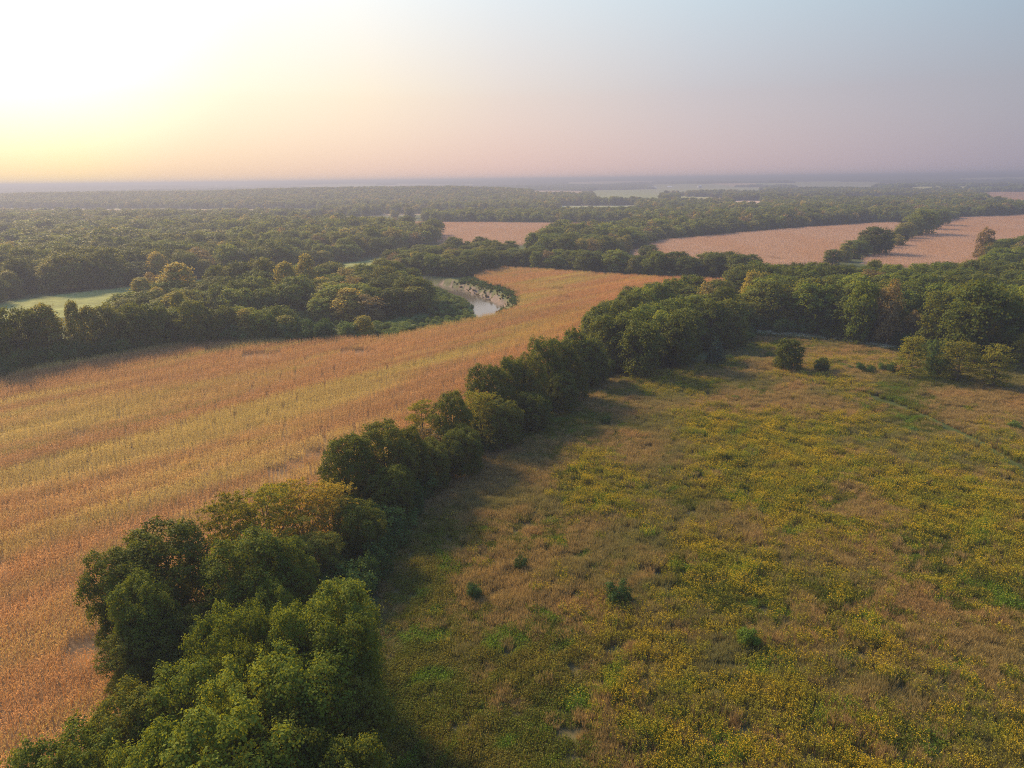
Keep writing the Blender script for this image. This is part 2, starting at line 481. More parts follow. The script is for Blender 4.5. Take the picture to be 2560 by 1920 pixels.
by_top(640, 1506, 16, 6.0, 'maple', 'twin tipped green crown at the front mass top edge', group=GA)
by_top(735, 1512, 17, 7.0, 'maple', 'green crown between the twin tipped one and grey-green edge', group=GA)
by_top(842, 1452, 17, 9.5, 'maple', 'grey-green crown highest on the meadow side of the grove', group=GA)
by_top(812, 1540, 17, 9.0, 'maple', 'large bright green crown on the right of the front mass', group=GA)
by_top(620, 1592, 15.5, 5.5, 'maple', 'small rounded crown in the middle of the front mass', group=GA)
by_top(716, 1632, 17, 10.5, 'maple', 'biggest rounded crown in the centre right of the grove', group=GA)
by_top(575, 1686, 17, 8.5, 'maple', 'bright cone shaped crown in the centre of the front mass', group=GA)
by_top(440, 1668, 15, 9, 'maple', 'rounded crown stepping down toward the field side', group=GA)
by_top(300, 1735, 13.5, 8, 'oak', 'dark rounded tree where the grove meets the corn rows', group=GA)
by_top(545, 1782, 18, 11, 'maple', 'large light tipped crown near the bottom of the picture', group=GA)
by_top(425, 1838, 16.5, 8, 'maple', 'light green crown at bottom edge left of the large one', group=GA)
by_top(318, 1862, 15, 7, 'maple', 'small round crown on the bottom edge of the picture', group=GA)
by_top(110, 1862, 14, 9.5, 'maple', 'leftmost crown of the grove, cut by the picture corner', group=GA)
by_top(215, 1890, 14, 7, 'oak', 'low crown second from left on the bottom edge', group=GA)
by_top(700, 1800, 15, 10, 'oak', 'shaded dark crown low on the right of front mass', group=GA)
by_top(860, 1700, 13, 8, 'oak', 'dark tree at the foot of grove beside the meadow', group=GA)
by_top(840, 1860, 14, 8, 'oak', 'dark shaded tree at bottom right corner of grove', group=GA)
# hedge
GB = 'trees of the long hedge between the cornfield and the meadow'
def hb(px, base, top, w, sp, lab): by_base(px, base, top, w, sp, lab, group=GB)
hb(600, 1480, 1236, 170, 'locust', 'feathery olive tree at the near end of hedge, field side')
hb(690, 1440, 1206, 200, 'locust', 'wide feathery yellow-olive tree behind the near grove')
hb(770, 1400, 1204, 170, 'locust', 'feathery tree with bare twigs showing, middle of the olive ones')
hb(845, 1390, 1200, 150, 'locust', 'brownish feathery tree beside the first dark hedge pair')
hb(800, 1480, 1330, 150, 'oak', 'low dark understorey tree below the feathery ones')
hb(900, 1400, 1250, 140, 'oak', 'dark low tree at the foot of the first hedge pair')
hb(880, 1292, 1086, 150, 'oak', 'dark round tree, nearer of the first hedge pair')
hb(975, 1262, 1054, 150, 'oak', 'dark round tree, farther of the first hedge pair')
hb(1030, 1240, 1066, 90, 'oak', 'narrow dark tree tucked behind the first hedge pair')
hb(985, 1310, 1160, 120, 'oak', 'low dark tree on the meadow side of the first pair')
hb(1070, 1190, 1062, 100, 'rust', 'small rusty orange tree between the dark hedge groups')
hb(1085, 1222, 1100, 100, 'oak', 'low shaded hedge tree below the rusty one')
hb(1060, 1130, 1000, 90, 'locust', 'yellowish feathery tree on field side of the single dark one')
hb(1130, 1150, 979, 105, 'oak', 'upright dark tree flanked by two yellowish feathery trees')
hb(1205, 1120, 976, 130, 'locust', 'yellowish feathery tree right of the upright dark one')
hb(1160, 1190, 1070, 110, 'oak', 'low shaded tree under the upright dark one')
hb(1228, 1076, 910, 130, 'oak', 'broad dark tree starting the far dark run of hedge')
hb(1250, 1120, 1000, 110, 'oak', 'low dark tree on meadow side of the far run')
hb(1283, 1052, 888, 90, 'maple', 'green tree second in the far dark run of hedge')
hb(1322, 1040, 880, 105, 'oak', 'dark tree third in the far dark run of hedge')
hb(1374, 1010, 840, 110, 'maple', 'high domed tree in the middle of the far hedge run')
hb(1420, 1000, 850, 100, 'oak', 'dark domed tree leaning against the high domed one')
hb(1438, 960, 817, 75, 'maple', 'slim upright tree standing above the far hedge run')
hb(1476, 965, 846, 95, 'oak', 'last dark hedge tree before the big dome shaped grove')
hb(1330, 1078, 980, 90, 'oak', 'low bushy tree at meadow foot of far hedge run')
hb(1405, 1030, 930, 90, 'oak', 'low bushy tree next along the meadow foot of hedge')
# meadow trees
GE = 'young trees standing at the far side of the meadow'
by_base(1789, 912, 841, 58, 'cedar', 'cone shaped dark conifer alone beside the dome shaped grove', name='conifer_tree', cat='conifer')
by_base(1822, 905, 886, 26, 'shrub', 'small dark bush just right of the cone shaped conifer', name='bush', cat='bush')
by_base(1967, 928, 847, 78, 'oak', 'round dark tree alone in the far meadow', group=GE)
by_base(1922, 900, 878, 22, 'shrub', 'tiny bush just left of the round dark meadow tree', name='bush', cat='bush')
by_base(2052, 932, 893, 40, 'oak', 'small round dark tree right of the round meadow tree', group=GE)
for i, (px, b, t, w, lb) in enumerate([(2150, 930, 905, 26, 'first dark bush of the ragged row right of small round tree'),
                                   (2174, 934, 910, 24, 'second bush of the ragged row at the meadow edge'),
                                   (2200, 932, 903, 22, 'taller third bush in the ragged row at the meadow edge'),
                                   (2226, 936, 903, 30, 'last and widest bush of the ragged meadow row'),
                                   (2125, 925, 912, 16, 'tiny bush at the left end of the ragged row')]):
    by_base(px, b, t, w, 'shrub', lb, name='bush', cat='bush', group='bushes in a ragged row at the meadow edge')
by_base(2275, 945, 838, 84, 'locust', 'leftmost of the three feathery trees at meadow right edge', group=GE)
by_base(2392, 955, 850, 112, 'locust', 'middle and widest of the three feathery trees by the meadow', group=GE)
by_base(2482, 972, 860, 96, 'locust', 'rightmost of three feathery trees, yellow leaves low down', group=GE)
by_base(2340, 940, 880, 70, 'shrub', 'dark undergrowth tree between left and middle feathery trees', group=GE)
by_base(2555, 930, 830, 70, 'locust', 'yellowish tree cut by the right edge of the picture', group=GE)
by_base(2275, 868, 776, 56, 'rust', 'pale tan tree in front of the dark wood', group=GE)
GM = 'isolated bushes scattered over the meadow'
for px, b, t, w, sp, lb in [(1516, 1062, 1038, 30, 'shrub', 'small dark bush in the middle distance of the meadow'),
                            (1545, 1512, 1452, 72, 'shrub', 'dark sprawling bush in the middle of the near meadow'),
                            (1185, 1500, 1455, 50, 'shrub', 'dark bush near the grove on the left of the meadow'),
                            (1302, 1428, 1388, 34, 'shrub', 'small faint bush between hedge and the sprawling bush'),
                            (1866, 1618, 1566, 60, 'lime', 'bright lime green bush in the goldenrod'),
                            (2536, 1075, 1050, 30, 'shrub', 'dark bush at right edge above the grass track'),
                            (2284, 1085, 1066, 30, 'shrub', 'low green bush beside the start of the grass track'),
                            (2085, 1085, 1070, 24, 'shrub', 'tiny bush left of the grass track'),
                            (1840, 1000, 988, 24, 'lime', 'small bright green bush in far middle of meadow')]:
    by_base(px, b, t, w, sp, lb, name='bush', cat='bush', group=GM)
# dome shaped grove
GC = 'trees of the dome shaped grove'
tops = [(1500, 762, 'oak'), (1540, 748, 'oak'), (1578, 733, 'oak'), (1612, 718, 'maple'), (1642, 706, 'maple'), (1682, 694, 'maple'), (1722, 686, 'maple'),
        (1750, 688, 'oak'), (1780, 704, 'rust'), (1810, 716, 'oak'), (1518, 782, 'oak'), (1558, 786, 'oak'), (1592, 770, 'maple'), (1628, 756, 'maple'), (1666, 750, 'maple'),
        (1705, 738, 'maple'), (1748, 734, 'oak'), (1786, 742, 'oak'), (1830, 740, 'oak'), (1600, 800, 'oak'), (1658, 776, 'maple'), (1690, 782, 'oak'), (1722, 766, 'oak'), (1470, 860, 'oak')]
lab = ['left shoulder', 'second on the skyline', 'third on the skyline', 'fourth on the skyline', 'fifth on the skyline', 'highest on the skyline but one',
       'highest on the skyline', 'just right of the highest', 'rusty one on the right skyline', 'last on the right skyline', 'front left, below the shoulder', 'front, second from the left', 'middle row, leftmost',
       'middle row, bright topped', 'middle row, brightest at centre', 'middle row, right of the brightest', 'middle row, dark and right', 'middle row, right edge', 'right end beside the wood',
       'front row under the middle', 'front row at the centre', 'front row, centre right', 'front row, right', 'low one where the hedge joins', 'front row, far right']
for (px, py, sp), l in zip(tops, lab):
    h = 17.0 if py < 850 else 11
    by_top(px, py, h, 12.5, sp, f'{ {"oak": "dark", "maple": "green", "rust": "tan"}[sp] } tree of the dome shaped grove, {l}', group=GC)
# named trees of the other woods
by_base(2438, 905, 702, 178, 'oak', 'giant broad round tree standing out of the right hand wood', name=None)
by_base(2141, 862, 700, 80, 'maple', 'tree with a bare pale forked trunk in the wood edge', name=None)
by_base(2215, 868, 697, 75, 'rust', 'olive tan tree hanging over the wood edge', name=None)
by_base(1872, 800, 676, 58, 'cotton', 'bright yellow-green tree at left end of the right wood', name=None)
GF = 'trees on the river bank along the far edge of the cornfield'
for px, b, t, w, sp, l in [(16, 930, 756, 95, 'oak', 'dark green tree at left edge of picture, far field edge'), (75, 918, 768, 90, 'oak', 'dark tree second from left along the far field edge'),
                           (136, 905, 757, 100, 'cotton', 'pale yellowish thin tree leftmost on the far field edge'), (199, 900, 748, 60, 'cotton', 'slim pale trunked tree on the far field edge'),
                           (240, 893, 762, 70, 'cotton', 'yellowish tree right of the slim pale trunked one'),
                           (285, 885, 757, 75, 'oak', 'dark tree at the middle of the river bank row'), (340, 878, 757, 85, 'oak', 'dark broad tree right of the middle of bank row'),
                           (395, 870, 755, 90, 'maple', 'green broad tree under the bright yellow topped one'), (456, 835, 725, 60, 'cotton', 'bright yellow-green topped tree above the bank row'),
                           (497, 862, 748, 85, 'oak', 'large dark tree at right of the yellow topped one'), (545, 858, 772, 70, 'oak', 'dark tree where the bank row gets lower'),
                           (617, 854, 770, 70, 'cotton', 'yellow-green low tree, first of the lower bank trees'), (660, 853, 773, 75, 'maple', 'green low tree beside the first lower yellow-green one'),
                           (717, 850, 788, 90, 'cotton', 'round yellow-green tree low at the field edge'), (775, 848, 808, 60, 'shrub', 'low round bush right of the round yellow-green tree'),
                           (872, 845, 800, 60, 'shrub', 'pale leafy bush nearest the river bend'), (912, 842, 788, 60, 'cotton', 'feathery pale green tree nearest the river bend'), (973, 846, 826, 26, 'shrub', 'small dark bush at the corner of the cornfield')]:
    by_base(px, b, t, w, sp, l, group=GF)
GG = 'trees of the wood inside the river bend'
for px, b, t, w, sp, l in [(362, 765, 692, 75, 'cotton', 'golden tree at left tip of the river bend wood'), (392, 755, 678, 60, 'rust', 'pale half bare tree at left of the river bend wood'),
                           (455, 760, 655, 110, 'cotton', 'biggest golden olive dome in the river bend wood'), (540, 750, 661, 60, 'oak', 'dark tree right of the biggest golden dome'),
                           (605, 745, 652, 80, 'oak', 'dark round tree in the middle of the bend wood'), (664, 742, 642, 95, 'oak', 'broad dark tree behind the two tall yellow ones'),
                           (718, 752, 653, 75, 'cotton', 'nearer of the two tall yellow-green trees side by side'), (772, 742, 634, 64, 'cotton', 'farther and taller of the two yellow-green columns'),
                           (868, 735, 668, 80, 'rust', 'orange-tan tree on the back edge of the bend wood'), (930, 730, 662, 80, 'cotton', 'yellowish tree on the back edge near the river'),
                           (888, 765, 688, 62, 'rust', 'orange topped tree in front of the tan one'), (1000, 738, 676, 75, 'maple', 'green tree at the right shoulder of the bend wood')]:
    by_base(px, b, t, w, sp, l, group=GG)
by_base(1548, 660, 634, 52, 'rust', 'brown tree left of the round bush at the pale field', name=None)
by_base(1622, 654, 612, 58, 'oak', 'lone round dark tree at the corner of the pale field')
by_base(2185, 640, 566, 95, 'oak', 'big dark clump-like tree in the strip dividing pale fields')
by_base(2135, 645, 600, 70, 'maple', 'lower tree left in the strip dividing the pale fields')
by_base(2235, 618, 585, 60, 'cotton', 'pale green low tree in the strip between pale fields')
by_base(2300, 590, 520, 80, 'maple', 'tall tree where the dividing strip meets the far wood')
by_base(2262, 600, 555, 60, 'cotton', 'greyish tree next along the dividing strip')
for px, b, t, w, sp, l in [(2080, 662, 622, 50, 'oak', 'first low tree where the dividing strip leaves the wood'), (2108, 654, 612, 44, 'cotton', 'yellowish low tree second along the dividing strip'),
                           (2158, 636, 586, 44, 'oak', 'dark tree touching the near side of the big clump'), (2212, 624, 590, 40, 'maple', 'low green tree just beyond the big clump'),
                           (2252, 606, 568, 40, 'oak', 'low dark tree midway between big clump and far wood'), (2282, 594, 548, 46, 'oak', 'dark tree just before the tall one of the strip'),
                           (2325, 577, 530, 50, 'oak', 'dark tree right behind the tall one of the strip'), (2350, 567, 522, 46, 'maple', 'last strip tree merging into the far wood')]:
    by_base(px, b, t, w, sp, l, group='trees of the strip dividing the pale fields')
by_base(2455, 660, 566, 50, 'rust', 'bare branched pale tree at the right far field corner')

ORD = ['first', 'second', 'third', 'fourth', 'fifth', 'sixth', 'seventh', 'eighth', 'ninth', 'tenth', 'eleventh', 'twelfth', 'thirteenth', 'fourteenth',
       'fifteenth', 'sixteenth', 'seventeenth', 'eighteenth', 'nineteenth', 'twentieth']

STUFF = {}    # region -> list of (x,y,h,dia,sp)
def fill(region, poly, sp_w, step, hr, things=True, group=None, where='', far=False, edge=0):
    lo = poly.min(0); hi = poly.max(0)
    r = np.random.default_rng(abs(hash(region)) % 1000 if False else sum(map(ord, region)))
    xs = []; ys = []
    nx = int((hi[0] - lo[0]) / step) + 1; ny = int((hi[1] - lo[1]) / (step * .87)) + 1
    gx, gy = np.meshgrid(np.arange(nx), np.arange(ny))
    x = lo[0] + (gx + .5 * (gy % 2)) * step + r.uniform(-.33, .33, gx.shape) * step
    y = lo[1] + gy * step * .87 + r.uniform(-.33, .33, gx.shape) * step
    x = x.ravel(); y = y.ravel()
    m = inside(poly, x, y)
    ppx, _, w = project(np.stack([x, y, np.zeros_like(x)], 1))
    m &= (w > 5) & (ppx > -120) & (ppx < 2680)
    d, s = river_dist(x, y); m &= d > 9
    x = x[m]; y = y[m]
    ex = np.array([(t['x'], t['y'], t['dia']) for t in TREES]) if TREES else np.zeros((0, 3))
    names = list(sp_w); wt = np.array([sp_w[k] for k in names], float)
    out = []
    for a, b in zip(x, y):
        if len(ex) and (np.hypot(ex[:, 0] - a, ex[:, 1] - b) < .42 * ex[:, 2]).any(): continue
        # kinds come in drifts
        nz = np.array([vnoise(a / 45 + 13 * i, b / 45, 77) for i in range(len(names))])
        p = wt * np.exp(3.0 * (nz - .5)); p /= p.sum()
        sp = names[r.choice(len(names), p=p)]
        hq = hr if region != 'D' else ((17, 22) if math.hypot(a, b) < 295 else (13, 16.5))
        h = r.uniform(*hq) * (.9 if sp in ('cotton',) else 1)
        dia = step * (1.0 + .75 * r.random() ** 1.3); h *= .8 + .4 * vnoise(a / 55, b / 40, 78)
        out.append((a, b, h, dia, sp))
    if not things:
        STUFF.setdefault(region, []).extend(out); return
    for o in out:
        T(*o, None, group=group); TREES[-1]['where'] = where; TREES[-1]['region'] = region

fill('C', WOODC, dict(oak=4, maple=2), 11, (12, 14.5), group=GC, where='inside the dome shaped grove')
fill('D', WOODD, dict(oak=4, maple=5, cotton=.3, rust=.3), 11.5, (14, 19), group='trees of the dark wood beyond the meadow', where='in the dark wood beyond the meadow')
fill('F', WOODF, dict(oak=4, maple=2, cotton=.8), 9, (12, 15.5), group=GF, where='in the river bank row by the cornfield')
fill('G', WOODG, dict(oak=4, maple=4, cotton=3.5, rust=.8), 11.5, (10, 17), group=GG, where='in the wood inside the river bend')
fill('H', WOODH, dict(oak=4, maple=3, cotton=1.3, rust=.7), 11, (9, 13.5), group='trees of the belt beyond the cornfield', where='in the tree belt beyond the cornfield')
fill('woodland', WOODI, dict(oak=4, maple=3, cotton=1.2, rust=.9), 12, (11, 18), things=False)
fill('woodland', WOODK, dict(oak=4, maple=3, cotton=.8, rust=1.2), 10, (12, 16), things=False)
fill('forest', WOODL, dict(oak=5, maple=4, cotton=2.2, rust=.3), 13.5, (11, 20), things=False)

# the 300 that show largest are things, the rest joins the woodland mass
def visible_size(t):
    px, py, w = project((t['x'], t['y'], t['h']))
    return (-60 < px < 2620 and -200 < py < 2100), t['dia'] / max(w, 1)
for t in TREES:
    ok, sz = visible_size(t); t['ok'] = ok or t['force']; t['size'] = sz + (10 if t['force'] else 0)
# trees hidden behind nearer trees (line of sight to the crown's top and shoulders) are counted last
def occl(t):
    n = 0
    o = np.array([0, 0, CAMH])
    for dx, dz in ((0, .92), (-.33, .8), (.33, .8), (0, .7), (0, .97)):
        e = np.array([t['x'] + dx * t['dia'], t['y'] - .2 * t['dia'], t['h'] * dz]) - o
        L = math.hypot(e[0], e[1])
        hit = False
        u = np.array([e[0], e[1]]) / L
        a = CX * u[0] + CY * u[1]; p = np.abs(CX * u[1] - CY * u[0])
        zr = CAMH + e[2] * a / L
        m = (a > 5) & (a < L - .45 * t['dia'] - .3 * CD) & (p < .40 * CD) & (zr < CH * .88)
        if m.any(): n += 1
    return n
CX = np.array([t['x'] for t in TREES]); CY = np.array([t['y'] for t in TREES]); CD = np.array([t['dia'] for t in TREES]); CH = np.array([t['h'] for t in TREES])
for t in TREES:
    t['occ'] = occl(t)
TREES = [t for t in TREES if t['ok']]
keep = []; rest = []
for t in sorted(TREES, key=lambda t: -t['size']):
    if t['force'] or (len(keep) < 300 and t['occ'] < 5): keep.append(t)
    else: rest.append(t)
forced = sum(t['force'] for t in TREES)
print('trees', len(TREES), 'forced', forced, 'kept', len(keep), 'rest', len(rest), 'woodland', {k: len(v) for k, v in STUFF.items()})
for t in rest:
    STUFF['woodland'].append((t['x'], t['y'], t['h'], t['dia'], t['sp']))

LOOK = dict(oak='dark rounded tree', maple='green lobed tree', cotton='yellow-green tree', rust='tan leaved tree', locust='feathery olive tree', shrub='low green bush')
# labels of the unnamed trees: look, wood, row from front and order from the left
un = [t for t in keep if t['label'] is None]
for reg in sorted({t['region'] for t in un}):
    for sp in R0S:
        g = [t for t in un if t['region'] == reg and t['sp'] == sp]
        if not g: continue
        g.sort(key=lambda t: math.hypot(t['x'], t['y']))
        nb = max(1, min(4, round(len(g) / 9)))
        size = math.ceil(len(g) / nb)
        rows = ['front edge', 'second row', 'inner part', 'rear edge'] if nb > 1 else ['']
        if nb == 2: rows = ['front half', 'rear half']
        if nb == 3: rows = ['front edge', 'inner part', 'rear edge']
        for k in range(nb):
            gg = sorted(g[k * size:(k + 1) * size], key=lambda t: t['x'] / max(t['y'], 1))
            for i, t in enumerate(gg):
                o = ORD[min(i, 19)]
                pos = 'leftmost' if (i == 0 and len(gg) > 1) else ('rightmost' if i == len(gg) - 1 and len(gg) > 1 else f'{o} from left,')
                if len(gg) == 1: pos = 'only'
                t['label'] = f"{pos} {LOOK[sp]} {t['where']}{', ' + rows[k] if rows[k] else ''}"

def place_tree(t):
    d = math.hypot(t['x'], t['y'])
    sp = t['sp']
    lod = 'near' if (d < 175 and sp in ('oak', 'maple', 'locust')) else 'mid'
    if f'{sp}_{lod}' not in NV: lod = 'mid'
    k = f"{sp}_{lod}"
    v = random.randrange(NV[k])
    cm, tm = PROTO[f'{k}{v}']
    nm = t['name'] or 'broadleaf_tree'
    e = bpy.data.objects.new(nm, None); COL.objects.link(e)
    z = H(t['x'], t['y'])
    e.location = (t['x'], t['y'], z - .1)
    e.rotation_euler = (R(random.uniform(-3, 3)), R(random.uniform(-3, 3)), random.uniform(0, 6.28))
    s = t['dia'] / 2 / R0S[sp] / 1.0
    e.scale = (s * random.uniform(.94, 1.06), s * random.uniform(.94, 1.06), t['h'] / HN)
    e.empty_display_size = 1
    tag(e, t['label'], t['cat'], t['group'])
    bush = t['cat'] == 'bush'
    link('stems' if bush else 'trunk', tm, e)
    link('foliage' if bush else 'crown', cm, e)
for t in keep: place_tree(t)

# ------------------------------------------------------------------ instancing for masses nobody could count
HID = {}
def hidden(name, me):
    if name not in HID:
        HID[name] = bpy.data.objects.new(name, me)
    return HID[name]

def scatter(name, P, rot, scl, idx, protos, label, kind='stuff', cat=None):
    me = bpy.data.meshes.new(name)
    P = np.asarray(P, np.float32)
    me.vertices.add(len(P)); me.vertices.foreach_set('co', P.ravel())
    a = me.attributes.new('rot', 'FLOAT_VECTOR', 'POINT'); a.data.foreach_set('vector', np.asarray(rot, np.float32).ravel())
    a = me.attributes.new('scl', 'FLOAT_VECTOR', 'POINT'); a.data.foreach_set('vector', np.asarray(scl, np.float32).ravel())
    a = me.attributes.new('idx', 'INT', 'POINT'); a.data.foreach_set('value', np.asarray(idx, np.int32))
    o = link(name, me)
    ng = bpy.data.node_groups.new(name + '_scatter', 'GeometryNodeTree')
    ng.interface.new_socket('Geometry', in_out='INPUT', socket_type='NodeSocketGeometry')
    ng.interface.new_socket('Geometry', in_out='OUTPUT', socket_type='NodeSocketGeometry')
    nt, lk = ng.nodes, ng.links
    gi = nt.new('NodeGroupInput'); go = nt.new('NodeGroupOutput'); jn = nt.new('GeometryNodeJoinGeometry')
    def attr(nm, ty):
        n = nt.new('GeometryNodeInputNamedAttribute'); n.data_type = ty; n.inputs[0].default_value = nm; return n.outputs[0]
    ar, asc, ai = attr('rot', 'FLOAT_VECTOR'), attr('scl', 'FLOAT_VECTOR'), attr('idx', 'INT')
    e2r = nt.new('FunctionNodeEulerToRotation'); lk.new(ar, e2r.inputs[0])
    for k, po in enumerate(protos):
        cp = nt.new('FunctionNodeCompare'); cp.data_type = 'INT'; cp.operation = 'EQUAL'
        lk.new(ai, cp.inputs[2]); cp.inputs[3].default_value = k
        oi = nt.new('GeometryNodeObjectInfo'); oi.inputs['Object'].default_value = po
        oi.inputs['As Instance'].default_value = True
        ip = nt.new('GeometryNodeInstanceOnPoints')
        lk.new(gi.outputs[0], ip.inputs['Points']); lk.new(cp.outputs[0], ip.inputs['Selection'])
        lk.new(oi.outputs['Geometry'], ip.inputs['Instance'])
        lk.new(e2r.outputs[0], ip.inputs['Rotation']); lk.new(asc, ip.inputs['Scale'])
        lk.new(ip.outputs[0], jn.inputs[0])
    lk.new(jn.outputs[0], go.inputs[0])
    md = o.modifiers.new('scatter', 'NODES'); md.node_group = ng
    tag(o, label, cat, None, kind)
    return o

def scatter_trees(name, lst, label, cat):
    keys = ['oak_mid0', 'oak_mid1', 'maple_mid0', 'maple_mid1', 'cotton_mid0', 'rust_mid0',
            'oak_far0', 'oak_far1', 'maple_far0', 'maple_far1', 'cotton_far0', 'rust_far0', 'shrub_mid0']
    A = np.array([(a, b, h, d) for a, b, h, d, s in lst])
    idx = []
    for a, b, h, d, s in lst:
        near = math.hypot(a, b) < 620
        k = {'oak': 0, 'maple': 2, 'cotton': 4, 'rust': 5, 'shrub': 12, 'locust': 5}[s]
        if s in ('oak', 'maple'): k += random.randrange(2)
        if not near and k < 6: k += 6
        idx.append(k)
    r = np.random.default_rng(3)
    n = len(A)
    P = np.stack([A[:, 0], A[:, 1], H(A[:, 0], A[:, 1]) - .2], 1)
    rot = np.stack([r.uniform(-.05, .05, n), r.uniform(-.05, .05, n), r.uniform(0, 6.28, n)], 1)
    s = A[:, 3] / 2 / 5.9
    scl = np.stack([s, s * r.uniform(.9, 1.1, n), A[:, 2] / HN], 1)
    return scatter(name, P, rot, scl, idx, [hidden('leafy_' + k, PROTO[k][0]) for k in keys], label, cat=cat)

# far countryside: woods and open land in bands
def far_mask(x, y):
    az = np.degrees(np.arctan2(x, y)); r = np.hypot(x, y)
    n = fbm(x / 520 + 4, y / 130 + 2, 31, 3)
    thr = np.where((az > -1) & (r > 1450), .55, .46)
    thr = np.where((az < 2) & (r > 1750), .30, thr)
    thr = np.where((az < -3) & (r > 1400) & (r < 1560), .50, thr)
    return n > thr
lst = []
r_ = np.random.default_rng(12)
for _ in range(1):
    n = 60000
    az = R(-40) + r_.random(n) * R(80); rr = np.sqrt(r_.uniform(1120 ** 2, 2700 ** 2, n))
    x = rr * np.sin(az); y = rr * np.cos(az)
    m = far_mask(x, y)
    for poly in PINK + [WOODI, WOODL, HAY] + [q[0] for q in FARF]: m &= ~inside(poly, x, y)
    x = x[m][:19000]; y = y[m][:19000]
    nz = fbm(x / 60, y / 60, 41, 2)
    for a, b, q in zip(x, y, nz):
        u = r_.random()
        sp = 'cotton' if (q > .57 and u < .6) or u < .12 else ('rust' if u > .94 else ('oak' if u < .5 else 'maple'))
        lst.append((a, b, r_.uniform(11, 18), r_.uniform(12, 17), sp))
# openings between the woods nearer than that
n = 24000
az = R(-40) + r_.random(n) * R(80); rr = np.sqrt(r_.uniform(640 ** 2, 1130 ** 2, n))
x = rr * np.sin(az); y = rr * np.cos(az)
px, py, w = project(np.stack([x, y, 0 * x], 1))
m = fbm(x / 200, y / 120, 57, 2) > .42
for poly in PINK + [WOODI, WOODL, HAY, CORN, WOODH, WOODK, WOODD] + [q[0] for q in FARF]: m &= ~inside(poly, x, y)
m &= (px > 1060) & (py < 560 + 0 * px)
for a, b in zip(x[m][::3], y[m][::3]):
    u = r_.random(); lst.append((a, b, r_.uniform(10, 16), r_.uniform(11, 15), 'oak' if u < .45 else ('maple' if u < .85 else 'cotton')))
scatter_trees('distant_woodland', lst, 'hazy woodland covering the low hills below the horizon', 'woodland')
scatter_trees('left_forest', STUFF['forest'], 'large closed forest on the left behind the pale green hayfield', 'forest')
scatter_trees('far_tree_belts', STUFF['woodland'], 'blue-green tree belts around the pale fields at middle right', 'woodland')

# wood clumps for the hills beyond 2.6 km
def clump(seed):
    r = np.random.default_rng(seed)
    import bmesh
    bm = bmesh.new()
    for i in range(24):
        a = r.uniform(0, 6.28); q = 30 * math.sqrt(r.random())
        s = r.uniform(5, 8.5); mt = Matrix.Translation((q * math.cos(a), q * math.sin(a), r.uniform(5, 9))) @ Matrix.Diagonal((s, s, s * 1.05, 1))
        g = bmesh.ops.create_icosphere(bm, subdivisions=2, radius=1, matrix=mt)
        for v in g['verts']: v.co += Vector(r.normal(size=3) * .8)
    me = bpy.data.meshes.new('wood_clump'); bm.to_mesh(me); bm.free()
    me.materials.append(M['oak'] if seed % 3 else M['maple'])
    a = me.attributes.new('rnd', 'FLOAT', 'FACE'); a.data.foreach_set('value', r.random(len(me.polygons)).astype(np.float32))
    return me
CL = [hidden(f'wood_clump_{i}', clump(200 + i)) for i in range(4)]
n = 34000
az = R(-41) + r_.random(n) * R(82); rr = np.sqrt(r_.uniform(2600 ** 2, 11000 ** 2, n))
x = rr * np.sin(az); y = rr * np.cos(az)
m = fbm(x / 1000 + 4, y / 300 + 2, 31, 3) > np.where((x > -.05 * y) & (rr < 5500), .52, .47)
for q in FARF: m &= ~inside(q[0], x, y)
x = x[m]; y = y[m]; n = len(x)
scatter('horizon_woods', np.stack([x, y, H(x, y) - 1.5], 1), np.stack([0 * x, 0 * x, r_.uniform(0, 6.28, n)], 1),
        np.stack([r_.uniform(.8, 1.5, n), r_.uniform(.8, 1.5, n), r_.uniform(.7, 1.1, n)], 1), r_.integers(0, 4, n), CL,
        'faint blue woods along the horizon', cat='woodland')

